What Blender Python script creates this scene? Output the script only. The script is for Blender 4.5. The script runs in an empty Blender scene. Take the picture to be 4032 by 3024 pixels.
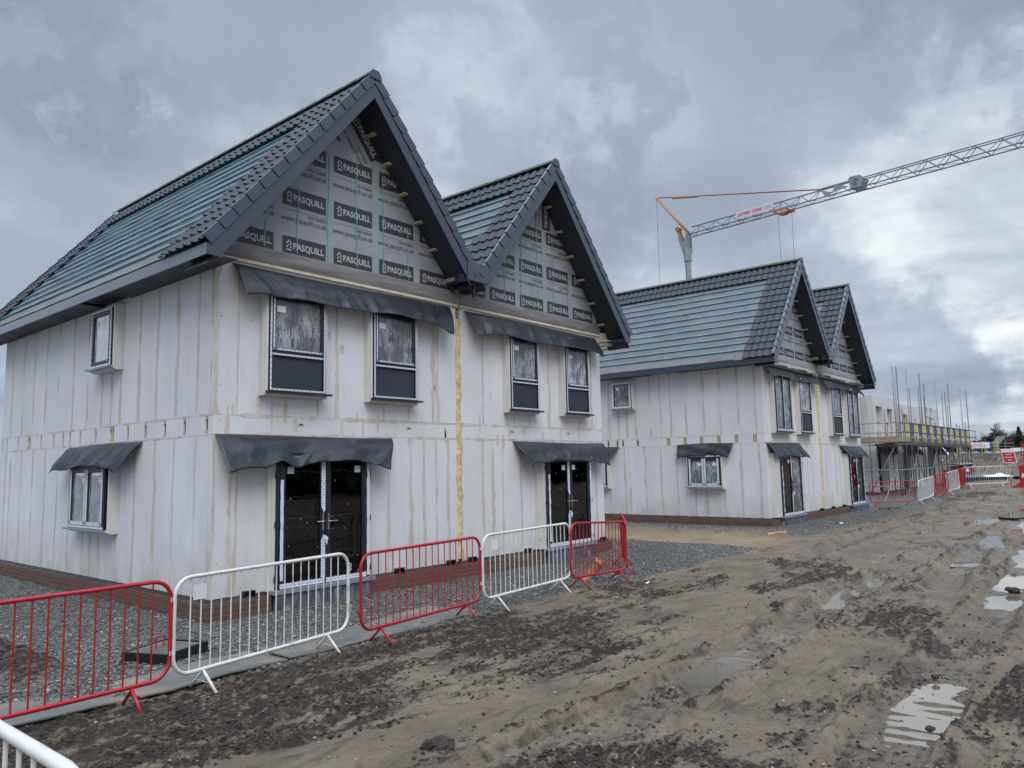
import bpy, bmesh, math, random
import numpy as np
from mathutils import Vector, Matrix
random.seed(7); RNG = np.random.default_rng(7)
S = bpy.context.scene; COL = S.collection
R = math.radians

# ------------------------------------------------------------------ camera
CAM = Vector((-5.5837, -10.4758, 1.8170)); YAW, PITCH, ROLL = 0.8687, 0.1088, -0.0202
_f = Vector((math.sin(YAW)*math.cos(PITCH), math.cos(YAW)*math.cos(PITCH), math.sin(PITCH)))
_r = _f.cross(Vector((0, 0, 1))).normalized(); _u = _r.cross(_f)
_r2 = _r*math.cos(ROLL) + _u*math.sin(ROLL); _u2 = _u*math.cos(ROLL) - _r*math.sin(ROLL)
cd = bpy.data.cameras.new('camera'); cam = bpy.data.objects.new('camera', cd); COL.objects.link(cam)
M4 = Matrix.Identity(4)
for i in range(3):
    M4[i][0] = _r2[i]; M4[i][1] = _u2[i]; M4[i][2] = -_f[i]; M4[i][3] = CAM[i]
cam.matrix_world = M4
cd.sensor_width = 36; cd.lens = 36*2964.75/4032; cd.clip_start = .05; cd.clip_end = 6000
S.camera = cam
S.view_settings.view_transform = 'Standard'; S.view_settings.look = 'None'
S.view_settings.gamma = 1; S.view_settings.exposure = 0.13
S.cycles.max_bounces = 6; S.cycles.transparent_max_bounces = 12

# ------------------------------------------------------------------ node helper
def nd(nt, t, loc=None, **kw):
    n = nt.nodes.new(t)
    for k, v in kw.items():
        if k.startswith('i_'):
            key = k[2:]
            key = int(key) if key.isdigit() else key.replace('_', ' ')
            n.inputs[key].default_value = v
        else: setattr(n, k, v)
    return n
def ramp(nt, fac, stops, interp='LINEAR'):
    n = nt.nodes.new('ShaderNodeValToRGB'); n.color_ramp.interpolation = interp
    el = n.color_ramp.elements
    while len(el) < len(stops): el.new(.5)
    for e, (p, c) in zip(el, stops):
        e.position = p; e.color = (*c, 1) if len(c) == 3 else c
    nt.links.new(fac, n.inputs[0]); return n.outputs[0]
def mixc(nt, fac, a, b, mode='MIX'):
    n = nt.nodes.new('ShaderNodeMix'); n.data_type = 'RGBA'; n.blend_type = mode
    for s, v in ((n.inputs[0], fac), (n.inputs[6], a), (n.inputs[7], b)):
        if hasattr(v, 'type') and hasattr(v, 'links'): nt.links.new(v, s)
        elif isinstance(v, (int, float)): s.default_value = v
        else: s.default_value = (*v, 1)
    return n.outputs[2]
def math_(nt, op, a, b=None, c=None, clamp=False):
    n = nt.nodes.new('ShaderNodeMath'); n.operation = op; n.use_clamp = clamp
    for i, v in enumerate((a, b, c)):
        if v is None: continue
        if hasattr(v, 'links'): nt.links.new(v, n.inputs[i])
        else: n.inputs[i].default_value = v
    return n.outputs[0]
def noise(nt, vec, scale, detail=4, rough=.5, dist=0, out='Fac'):
    n = nd(nt, 'ShaderNodeTexNoise'); n.inputs['Scale'].default_value = scale
    n.inputs['Detail'].default_value = detail; n.inputs['Roughness'].default_value = rough
    n.inputs['Distortion'].default_value = dist
    if vec is not None: nt.links.new(vec, n.inputs['Vector'])
    return n.outputs[out]
def mapping(nt, vec, scale=(1, 1, 1), loc=(0, 0, 0), rot=(0, 0, 0)):
    n = nd(nt, 'ShaderNodeMapping'); n.inputs['Scale'].default_value = scale
    n.inputs['Location'].default_value = loc; n.inputs['Rotation'].default_value = rot
    nt.links.new(vec, n.inputs['Vector']); return n.outputs[0]

# ------------------------------------------------------------------ world: broken overcast
SUN_EL, SUN_AZ = R(48), R(215)     # azimuth clockwise from +y: light comes from behind the camera, left
W = bpy.data.worlds.new('World'); S.world = W; W.use_nodes = True
nt = W.node_tree; nt.nodes.clear(); L = nt.links
out = nd(nt, 'ShaderNodeOutputWorld')
sky = nd(nt, 'ShaderNodeTexSky'); sky.sky_type = 'NISHITA'; sky.sun_disc = False
sky.sun_elevation = SUN_EL; sky.sun_rotation = SUN_AZ; sky.dust_density = 2
bg_sky = nd(nt, 'ShaderNodeBackground'); bg_sky.inputs[1].default_value = .06
L.new(sky.outputs[0], bg_sky.inputs[0])
tc = nd(nt, 'ShaderNodeTexCoord'); D = tc.outputs['Generated']
sep = nd(nt, 'ShaderNodeSeparateXYZ'); L.new(D, sep.inputs[0])
zc = math_(nt, 'MAXIMUM', sep.outputs[2], 0.0)
den = math_(nt, 'ADD', zc, 0.16)
px = math_(nt, 'DIVIDE', sep.outputs[0], den); py = math_(nt, 'DIVIDE', sep.outputs[1], den)
cv = nd(nt, 'ShaderNodeCombineXYZ'); L.new(px, cv.inputs[0]); L.new(py, cv.inputs[1])
cm = mapping(nt, cv.outputs[0], (1, 1, 1), (3.1, 1.7, 0))
n1 = noise(nt, cm, 1.1, 10, .52, .15); n2 = noise(nt, cm, 2.6, 9, .56, .3); n3 = noise(nt, cm, .45, 4, .5)
cl = math_(nt, 'ADD', math_(nt, 'MULTIPLY', n1, .55), math_(nt, 'ADD', math_(nt, 'MULTIPLY', n2, .2), math_(nt, 'MULTIPLY', n3, .25)))
# bright thin places in the cloud, given as sky directions (azimuth, elevation, radius, strength)
def bright(azr, el, rad, st, prev):
    d = Vector((math.sin(azr)*math.cos(el), math.cos(azr)*math.cos(el), math.sin(el)))
    dp = nd(nt, 'ShaderNodeVectorMath'); dp.operation = 'DOT_PRODUCT'
    nrm = nd(nt, 'ShaderNodeVectorMath'); nrm.operation = 'NORMALIZE'; L.new(D, nrm.inputs[0])
    wob = nd(nt, 'ShaderNodeVectorMath'); wob.operation = 'SCALE'; wob.inputs[3].default_value = .13 if rad > .13 else .06
    sub = nd(nt, 'ShaderNodeVectorMath'); sub.operation = 'SUBTRACT'; sub.inputs[1].default_value = (.5, .5, .5)
    L.new(noise(nt, D, 5, 6, .6, 0, 'Color'), sub.inputs[0]); L.new(sub.outputs[0], wob.inputs[0])
    ad = nd(nt, 'ShaderNodeVectorMath'); ad.operation = 'ADD'; L.new(nrm.outputs[0], ad.inputs[0]); L.new(wob.outputs[0], ad.inputs[1])
    L.new(ad.outputs[0], dp.inputs[0]); dp.inputs[1].default_value = d
    mr = nd(nt, 'ShaderNodeMapRange'); mr.interpolation_type = 'SMOOTHSTEP'
    mr.inputs['From Min'].default_value = math.cos(rad); mr.inputs['From Max'].default_value = 1.0
    mr.inputs['To Max'].default_value = st; L.new(dp.outputs['Value'], mr.inputs['Value'])
    brk = math_(nt, 'MULTIPLY_ADD', n2, 2.6, -.35)
    return math_(nt, 'ADD', prev, math_(nt, 'MULTIPLY', mr.outputs[0], brk))
def pixdir(u, v):   # overview pixel (2212 wide) of the photo -> azimuth, elevation of that bit of sky
    k = 4032/2212; d = _f + _r2*((u*k-2016)/2964.75) - _u2*((v*k-1512)/2964.75); d.normalize()
    return math.atan2(d.x, d.y), math.asin(d.z)
for (u, v, rad, st) in ((235, 275, .09, .11), (240, 360, .08, .07), (425, 320, .12, .13), (1010, 260, .17, .10), (980, 60, .20, .04), (1830, 480, .22, .15), (1660, 530, .15, .08), (2150, 560, .18, .13), (1450, 350, .2, .03), (30, 30, .25, -.10), (2130, 250, .2, -.08),
                        (560, 160, .35, -.07), (1430, 120, .35, -.07), (1250, 330, .14, -.07), (2050, 720, .22, -.06), (2100, 180, .25, -.05), (2120, 890, .10, .14), (100, 450, .3, -.03)):
    a_, e_ = pixdir(u, v); cl = bright(a_, e_, rad, st, cl)
ccol = ramp(nt, cl, [(.34, (.285, .335, .430)), (.47, (.375, .435, .535)), (.56, (.475, .540, .635)), (.66, (.64, .70, .77)), (.78, (.84, .89, .92)), (.95, (1.05, 1.07, 1.06))])
# overcast zenith brightening, boosted beyond natural above the view to light walls and ground
zen = nd(nt, 'ShaderNodeMapRange'); zen.interpolation_type = 'SMOOTHSTEP'; zen.inputs['From Min'].default_value = .57; zen.inputs['From Max'].default_value = .92
zen.inputs['To Min'].default_value = 1.0; zen.inputs['To Max'].default_value = 4.3; L.new(sep.outputs[2], zen.inputs['Value'])
bg_c = nd(nt, 'ShaderNodeBackground'); L.new(ccol, bg_c.inputs[0]); L.new(zen.outputs[0], bg_c.inputs[1])
mx = nd(nt, 'ShaderNodeMixShader'); mx.inputs[0].default_value = .93
L.new(bg_sky.outputs[0], mx.inputs[1]); L.new(bg_c.outputs[0], mx.inputs[2]); L.new(mx.outputs[0], out.inputs[0])
sl = bpy.data.lights.new('sun', 'SUN'); sl.energy = 1.5; sl.angle = R(40); sl.color = (1, .955, .90)
so = bpy.data.objects.new('sun', sl); COL.objects.link(so)
sd = Vector((math.sin(SUN_AZ)*math.cos(SUN_EL), math.cos(SUN_AZ)*math.cos(SUN_EL), math.sin(SUN_EL)))
so.rotation_euler = sd.to_track_quat('Z', 'Y').to_euler()

# ------------------------------------------------------------------ materials
MATS = {}
def mat(name, col, rough=.6, metal=0, spec=.5, var=0, vscale=8, bump=0, bscale=60, streak=None, stretch=(1, 1, 1), coat=0):
    if name in MATS: return MATS[name]
    m = bpy.data.materials.new(name); m.use_nodes = True; t = m.node_tree; b = t.nodes['Principled BSDF']
    b.inputs['Roughness'].default_value = rough; b.inputs['Metallic'].default_value = metal
    b.inputs['Specular IOR Level'].default_value = spec
    b.inputs['Coat Weight'].default_value = coat; b.inputs['Coat Roughness'].default_value = .22
    c = nd(t, 'ShaderNodeTexCoord').outputs['Object']
    if var > 0:
        f = noise(t, mapping(t, c, stretch), vscale, 6, .6)
        lo = tuple(max(0, x*(1-var)) for x in col); hi = tuple(min(1, x*(1+var)) for x in col)
        cc = ramp(t, f, [(.3, lo), (.7, hi)])
        if streak:
            f2 = noise(t, mapping(t, c, streak[1]), streak[2], 5, .6, .3)
            k = ramp(t, f2, [(streak[3], (0, 0, 0)), (streak[4], (1, 1, 1))])
            cc = mixc(t, k, cc, streak[0])
        t.links.new(cc, b.inputs['Base Color'])
        rr = ramp(t, f, [(.3, (rough*.8,)*3), (.7, (min(1, rough*1.2),)*3)]); t.links.new(rr, b.inputs['Roughness'])
    else: b.inputs['Base Color'].default_value = (*col, 1)
    if bump:
        bn = nd(t, 'ShaderNodeBump'); bn.inputs['Strength'].default_value = bump; bn.inputs['Distance'].default_value = .01
        t.links.new(noise(t, mapping(t, c, stretch), bscale, 4, .6), bn.inputs['Height']); t.links.new(bn.outputs[0], b.inputs['Normal'])
    MATS[name] = m; return m
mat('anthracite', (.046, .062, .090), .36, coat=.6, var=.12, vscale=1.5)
mat('fascia_pale', (.17, .20, .25), .32, coat=.5)  # paler tone for the nearer house's left fascia; the other fascias use anthracite
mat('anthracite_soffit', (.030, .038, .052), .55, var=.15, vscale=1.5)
mat('frame_black', (.018, .022, .030), .35, var=.15, vscale=6)
mat('tile', (.040, .046, .058), .62, var=.3, vscale=7, bump=.3, bscale=150)
mat('ridge_tile', (.11, .12, .11), .8, var=.25, vscale=9)
mat('timber', (.50, .40, .26), .75, var=.25, vscale=5, stretch=(1, 1, 8))
mat('timber_pale', (.62, .56, .43), .8, var=.2, vscale=7)
mat('osb', (.34, .23, .10), .8, var=.3, vscale=20)
mat('black_plastic', (.012, .013, .016), .4)
mat('dpc_flap', (.022, .027, .036), .36, var=.18, vscale=4, bump=.25, bscale=9, streak=((.13, .14, .155), (1, 1, 1), 3.0, .60, .85))
mat('dpc_rough', (.09, .105, .13), .55, var=.4, vscale=6, bump=.4, bscale=20, streak=((.30, .31, .33), (3, 3, 1), 2.4, .52, .7))
mat('brown_membrane', (.20, .19, .195), .55, var=.22, vscale=2.2, stretch=(.6, 1, 2.5), bump=.2, bscale=6)
mat('membrane', (.31, .33, .365), .6, var=.12, vscale=2.5, bump=.3, bscale=4)
mat('print_dark', (.040, .044, .055), .6, var=.15, vscale=6)
mat('print_light', (.42, .43, .45), .6)
mat('print_text', (.07, .075, .09), .6)
mat('green_strap', (.12, .42, .34), .5)
mat('reveal_box', (.66, .65, .62), .45, var=.05, vscale=4)
mat('blue_pad', (.04, .16, .36), .5)
mat('sticker', (.72, .74, .78), .5, var=.1, vscale=40)
mat('handle_metal', (.6, .6, .6), .3, 1)
mat('galv', (.26, .27, .29), .5, .4, var=.25, vscale=10)
mat('galv_dark', (.13, .13, .15), .55, .4, var=.3, vscale=8)
mat('board', (.30, .25, .18), .85, var=.3, vscale=5)
mat('board_dark', (.10, .08, .06), .85, var=.3, vscale=5)
mat('red_paint', (.42, .012, .022), .38, var=.15, vscale=7, streak=((.17, .06, .05), (1, 1, 1), 9, .57, .70), bump=.15, bscale=40)
mat('white_paint', (.70, .71, .70), .38, var=.06, vscale=7, streak=((.33, .28, .22), (1, 1, 1), 6, .55, .74), bump=.15, bscale=40)
mat('crane_yellow', (.42, .21, .045), .45, var=.1)
mat('crane_red', (.40, .055, .035), .5)
mat('crane_grey', (.28, .32, .34), .5, .2, var=.15, vscale=2)
mat('crane_grey_dark', (.20, .22, .27), .5, .2, var=.15, vscale=2)
mat('sign_white', (.75, .76, .78), .4)
mat('sign_red', (.55, .02, .06), .45)
mat('sign_grey', (.40, .42, .50), .5)
mat('wool', (.66, .53, .30), .95, var=.3, vscale=14, bump=1, bscale=60)
mat('mesh_yellow', (.55, .47, .14), .6, var=.2, vscale=3)
mat('mesh_blue', (.06, .09, .26), .6, var=.2, vscale=3)
mat('pipe_orange', (.62, .24, .11), .5, var=.12, vscale=5)
mat('pipe_brown', (.10, .05, .035), .6)
mat('mat_rubber', (.15, .15, .14), .75, var=.25, vscale=3, streak=((.27, .22, .165), (1, 1, 1), 1.2, .5, .66), bump=.6, bscale=120)
mat('interior', (.32, .31, .30), .9)
mat('film_white', (.72, .75, .78), .4, var=.1)
mat('tarp_white', (.8, .82, .84), .4)
mat('tarp_blue', (.10, .15, .27), .4, var=.3)
mat('bark', (.10, .085, .075), .9)
mat('needle', (.022, .035, .022), .8, var=.6, vscale=.8)
mat('needle_light', (.05, .07, .035), .8, var=.5, vscale=.8)
mat('clod', (.042, .032, .025), .95, var=.4, vscale=8, bump=.6, bscale=90)
mat('dark_metal_edge', (.30, .33, .38), .35, .3)

def mk(name):
    m = bpy.data.materials.new(name); m.use_nodes = True; MATS[name] = m
    return m, m.node_tree, m.node_tree.nodes['Principled BSDF']
# wall board
m, t, b = mk('wall_board')
c = nd(t, 'ShaderNodeTexCoord').outputs['Object']
f1 = noise(t, mapping(t, c, (1, 1, .35)), 1.3, 6, .6); f2 = noise(t, mapping(t, c, (4, 4, .6)), 1.4, 5, .6, .4); f3 = noise(t, c, 26, 3, .6)
base = ramp(t, f1, [(.3, (.655, .66, .685)), (.7, (.755, .76, .785))])
base = mixc(t, ramp(t, f2, [(.5, (0, 0, 0)), (.85, (.25, .25, .25))]), base, (.50, .48, .45))
base = mixc(t, ramp(t, f3, [(.68, (0, 0, 0)), (.80, (.30, .30, .30))]), base, (.40, .39, .37))
sp = nd(t, 'ShaderNodeSeparateXYZ'); t.links.new(c, sp.inputs[0])
lowm = nd(t, 'ShaderNodeMapRange'); lowm.inputs['From Min'].default_value = .75; lowm.inputs['From Max'].default_value = 0; lowm.inputs['To Max'].default_value = .55; t.links.new(sp.outputs[2], lowm.inputs['Value'])
dirt = math_(t, 'MULTIPLY', lowm.outputs[0], ramp(t, noise(t, mapping(t, c, (1, 1, .5)), 3, 5, .65), [(.35, (.1,)*3), (.65, (1,)*3)]))
base = mixc(t, dirt, base, (.40, .36, .29))
t.links.new(base, b.inputs['Base Color']); b.inputs['Roughness'].default_value = .75
# joint filler
m, t, b = mk('joint_filler')
c = nd(t, 'ShaderNodeTexCoord').outputs['Object']
f1 = noise(t, mapping(t, c, (3, 3, 1.1)), 1.6, 5, .65)
base = ramp(t, f1, [(.36, (.65, .64, .63)), (.50, (.57, .525, .455)), (.70, (.49, .435, .345))])
t.links.new(base, b.inputs['Base Color']); b.inputs['Roughness'].default_value = .85
# brick
m, t, b = mk('brick')
c = nd(t, 'ShaderNodeTexCoord').outputs['Object']
sp = nd(t, 'ShaderNodeSeparateXYZ'); t.links.new(c, sp.inputs[0]); cb = nd(t, 'ShaderNodeCombineXYZ')
t.links.new(math_(t, 'ADD', sp.outputs[0], sp.outputs[1]), cb.inputs[0]); t.links.new(sp.outputs[2], cb.inputs[1])
br = nd(t, 'ShaderNodeTexBrick'); t.links.new(cb.outputs[0], br.inputs['Vector'])
br.inputs['Scale'].default_value = 1; br.inputs['Brick Width'].default_value = .225; br.inputs['Row Height'].default_value = .075
br.inputs['Mortar Size'].default_value = .006; br.inputs['Mortar Smooth'].default_value = .3
br.inputs['Color1'].default_value = (.165, .062, .045, 1); br.inputs['Color2'].default_value = (.10, .042, .033, 1); br.inputs['Mortar'].default_value = (.19, .15, .12, 1)
g = noise(t, c, 9, 5, .65); cc = mixc(t, ramp(t, g, [(.4, (0, 0, 0)), (.75, (.8, .8, .8))]), br.outputs[0], (.12, .10, .085))
t.links.new(cc, b.inputs['Base Color']); b.inputs['Roughness'].default_value = .85
bn = nd(t, 'ShaderNodeBump'); bn.inputs['Distance'].default_value = .006; bn.invert = True; t.links.new(br.outputs['Fac'], bn.inputs['Height']); t.links.new(bn.outputs[0], b.inputs['Normal'])
# protective tape: pale with a printed brick-like pattern
m, t, b = mk('tape')
c = nd(t, 'ShaderNodeTexCoord').outputs['Object']
sp = nd(t, 'ShaderNodeSeparateXYZ'); t.links.new(c, sp.inputs[0]); cb = nd(t, 'ShaderNodeCombineXYZ')
t.links.new(math_(t, 'ADD', sp.outputs[0], sp.outputs[1]), cb.inputs[0]); t.links.new(sp.outputs[2], cb.inputs[1])
br = nd(t, 'ShaderNodeTexBrick'); t.links.new(cb.outputs[0], br.inputs['Vector'])
br.inputs['Scale'].default_value = 1; br.inputs['Brick Width'].default_value = .075; br.inputs['Row Height'].default_value = .045
br.inputs['Mortar Size'].default_value = .013; br.inputs['Mortar Smooth'].default_value = .1
br.inputs['Color1'].default_value = (.36, .40, .47, 1); br.inputs['Color2'].default_value = (.46, .50, .57, 1); br.inputs['Mortar'].default_value = (.70, .75, .84, 1)
t.links.new(br.outputs[0], b.inputs['Base Color']); b.inputs['Roughness'].default_value = .4
# tape without print
mat('tape_plain', (.66, .72, .84), .35, var=.06)
# battens: teal-blue treated timber, joints of slightly different pieces
m, t, b = mk('batten')
c = nd(t, 'ShaderNodeTexCoord').outputs['Object']
f = noise(t, mapping(t, c, (.1, .8, 3.0)), 1.0, 2, .5)
cc = ramp(t, f, [(.30, (.05, .19, .28)), (.45, (.10, .32, .38)), (.58, (.07, .25, .35)), (.72, (.20, .38, .38))])
t.links.new(cc, b.inputs['Base Color']); b.inputs['Roughness'].default_value = .7
# roof felt
m, t, b = mk('felt')
c = nd(t, 'ShaderNodeTexCoord').outputs['Object']
f = noise(t, mapping(t, c, (2, .5, 2)), 2.0, 6, .65, .6); f2 = noise(t, mapping(t, c, (3, 3, 3), (0, 0, 0), (.5, .4, .6)), 3.2, 3, .6, 2.2)
cc = ramp(t, f, [(.3, (.125, .127, .130)), (.7, (.20, .203, .21))])
cc = mixc(t, ramp(t, f2, [(.60, (0, 0, 0)), (.66, (.8, .8, .8))]), cc, (.09, .09, .105))
t.links.new(cc, b.inputs['Base Color']); b.inputs['Roughness'].default_value = .65
bn = nd(t, 'ShaderNodeBump'); bn.inputs['Strength'].default_value = .9; bn.inputs['Distance'].default_value = .03; t.links.new(f, bn.inputs['Height']); t.links.new(bn.outputs[0], b.inputs['Normal'])
# glass: dark reflecting pane you can see through a little
def glassmat(name, tint, film):
    m, t, b = mk(name); t.nodes.remove(b); o = t.nodes['Material Output']
    c = nd(t, 'ShaderNodeTexCoord').outputs['Object']
    tr = nd(t, 'ShaderNodeBsdfTransparent'); tr.inputs[0].default_value = (*tint, 1)
    gl = nd(t, 'ShaderNodeBsdfGlossy'); gl.inputs['Roughness'].default_value = .015
    fr = nd(t, 'ShaderNodeFresnel'); fr.inputs[0].default_value = 1.75
    bn = nd(t, 'ShaderNodeBump'); bn.inputs['Strength'].default_value = .05; bn.inputs['Distance'].default_value = .02
    t.links.new(noise(t, c, 2.5, 2), bn.inputs['Height']); t.links.new(bn.outputs[0], gl.inputs['Normal'])
    mx = nd(t, 'ShaderNodeMixShader'); t.links.new(fr.outputs[0], mx.inputs[0]); t.links.new(tr.outputs[0], mx.inputs[1]); t.links.new(gl.outputs[0], mx.inputs[2])
    res = mx.outputs[0]
    if film > 0:
        # wrinkled protective film: fans of pale creases
        v = mapping(t, c, (6, 6, .9)); w = noise(t, v, 1.2, 5, .55, 1.2)
        v2 = mapping(t, c, (5, 5, 1.1), (3, 1, 2), (.35, .35, .0)); w2 = noise(t, v2, 1.5, 5, .55, 1.6)
        cr = math_(t, 'SUBTRACT', 1, math_(t, 'MULTIPLY', math_(t, 'ABSOLUTE', math_(t, 'SUBTRACT', w, .5)), 13), clamp=True)
        cr2 = math_(t, 'SUBTRACT', 1, math_(t, 'MULTIPLY', math_(t, 'ABSOLUTE', math_(t, 'SUBTRACT', w2, .5)), 18), clamp=True)
        k = math_(t, 'MAXIMUM', cr, cr2)
        k = math_(t, 'ADD', math_(t, 'MULTIPLY', math_(t, 'MULTIPLY', k, ramp(t, noise(t, c, 2.6, 3), [(.4, (.15,)*3), (.62, (1,)*3)])), film), film*.22, clamp=True)
        df = nd(t, 'ShaderNodeBsdfPrincipled'); df.inputs['Base Color'].default_value = (.58, .62, .66, 1); df.inputs['Roughness'].default_value = .35
        mx2 = nd(t, 'ShaderNodeMixShader'); t.links.new(k, mx2.inputs[0]); t.links.new(res, mx2.inputs[1]); t.links.new(df.outputs[0], mx2.inputs[2]); res = mx2.outputs[0]
    t.links.new(res, o.inputs[0])
glassmat('glass', (.30, .33, .33), 0)
glassmat('glass_film', (.35, .40, .42), .62)
glassmat('glass_haze', (.35, .40, .42), .92)
# water
m, t, b = mk('water')
b.inputs['Base Color'].default_value = (.15, .13, .10, 1); b.inputs['Roughness'].default_value = .02; b.inputs['IOR'].default_value = 2.8
# ground
m, t, b = mk('ground')
c = nd(t, 'ShaderNodeTexCoord').outputs['Object']
at = nd(t, 'ShaderNodeAttribute'); at.attribute_name = 'zone'; se = nd(t, 'ShaderNodeSeparateColor'); t.links.new(at.outputs['Color'], se.inputs[0])
gr, sa, da = se.outputs[0], se.outputs[1], se.outputs[2]
wet = nd(t, 'ShaderNodeAttribute'); wet.attribute_name = 'wet'; wetf = wet.outputs['Fac']
n1 = noise(t, c, 1.2, 8, .62); n2 = noise(t, mapping(t, c, (1, 1.6, 1)), 9, 8, .68); n3 = noise(t, c, 45, 4, .7)
n4 = noise(t, mapping(t, c, (.5, 1.9, 1), (0, 0, 0), (0, 0, .12)), 3.2, 9, .66, .3)
mud = ramp(t, n1, [(.3, (.125, .094, .068)), (.5, (.190, .148, .106)), (.72, (.27, .218, .155))])
mud = mixc(t, ramp(t, n4, [(.33, (.8,)*3), (.46, (0,)*3)]), mud, (.070, .051, .037))
mud = mixc(t, ramp(t, n4, [(.60, (0,)*3), (.72, (.6,)*3)]), mud, (.26, .225, .17))
mud = mixc(t, ramp(t, n2, [(.34, (.8,)*3), (.46, (0,)*3)]), mud, (.085, .068, .052))
mud = mixc(t, ramp(t, n3, [(.68, (0,)*3), (.74, (.6,)*3)]), mud, (.36, .31, .24))
dark = ramp(t, n2, [(.3, (.014, .010, .008)), (.50, (.040, .029, .022)), (.64, (.085, .064, .046)), (.78, (.15, .12, .08))])
dark = mixc(t, ramp(t, n3, [(.72, (0,)*3), (.78, (.7,)*3)]), dark, (.30, .26, .20))
da = math_(t, 'ADD', math_(t, 'MULTIPLY', math_(t, 'SUBTRACT', da, .42), 1.5), math_(t, 'ADD', math_(t, 'MULTIPLY', math_(t, 'SUBTRACT', .51, n2), 5.0), math_(t, 'ADD', math_(t, 'MULTIPLY', math_(t, 'SUBTRACT', .5, n4), 5.5), .22)), clamp=True)
da = math_(t, 'MULTIPLY', da, math_(t, 'MULTIPLY', se.outputs[2], 3.0, clamp=True), clamp=True)
cc = mixc(t, da, mud, dark)
vo = nd(t, 'ShaderNodeTexVoronoi'); vo.inputs['Scale'].default_value = 30; t.links.new(c, vo.inputs['Vector'])
svo = nd(t, 'ShaderNodeSeparateColor'); t.links.new(vo.outputs['Color'], svo.inputs[0])
grav = ramp(t, svo.outputs[0], [(0, (.070, .074, .072)), (.45, (.13, .137, .134)), (.8, (.20, .205, .198)), (.97, (.33, .32, .29))])
grav = mixc(t, ramp(t, n1, [(.40, (0,)*3), (.72, (.75,)*3)]), grav, (.105, .085, .062))
grav = mixc(t, ramp(t, n2, [(.34, (.8,)*3), (.5, (0,)*3)]), grav, (.035, .038, .038))
cc = mixc(t, gr, cc, grav)
sand = ramp(t, n1, [(.3, (.21, .15, .09)), (.7, (.31, .235, .15))]); sand = mixc(t, ramp(t, n2, [(.33, (.6,)*3), (.45, (0,)*3)]), sand, (.12, .09, .06))
cc = mixc(t, sa, cc, sand)
cc = mixc(t, math_(t, 'MULTIPLY', wetf, .34), cc, (.07, .056, .042))
t.links.new(cc, b.inputs['Base Color'])
rg = math_(t, 'SUBTRACT', .92, math_(t, 'MULTIPLY', wetf, .62)); t.links.new(rg, b.inputs['Roughness'])
b.inputs['Specular IOR Level'].default_value = .4
bn = nd(t, 'ShaderNodeBump'); bn.inputs['Strength'].default_value = 1; bn.inputs['Distance'].default_value = .035
hh = math_(t, 'ADD', math_(t, 'MULTIPLY', n2, 1.0), math_(t, 'ADD', math_(t, 'MULTIPLY', n3, .5), math_(t, 'MULTIPLY', vo.outputs['Distance'], gr)))
t.links.new(hh, bn.inputs['Height']); t.links.new(bn.outputs[0], b.inputs['Normal'])
# stones
m, t, b = mk('stones')
oi = nd(t, 'ShaderNodeAttribute'); oi.attribute_name = 'tone'
t.links.new(ramp(t, oi.outputs['Fac'], [(0, (.055, .060, .060)), (.5, (.12, .127, .125)), (.88, (.20, .205, .20)), (.97, (.36, .35, .31))]), b.inputs['Base Color']); b.inputs['Roughness'].default_value = .75
# new-build wall under scaffold
mat('board_new', (.62, .62, .625), .8, var=.07, vscale=1.2, stretch=(1, 1, .3), streak=((.44, .40, .33), (2.5, 2.5, .15), 1.2, .58, .7))

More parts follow.
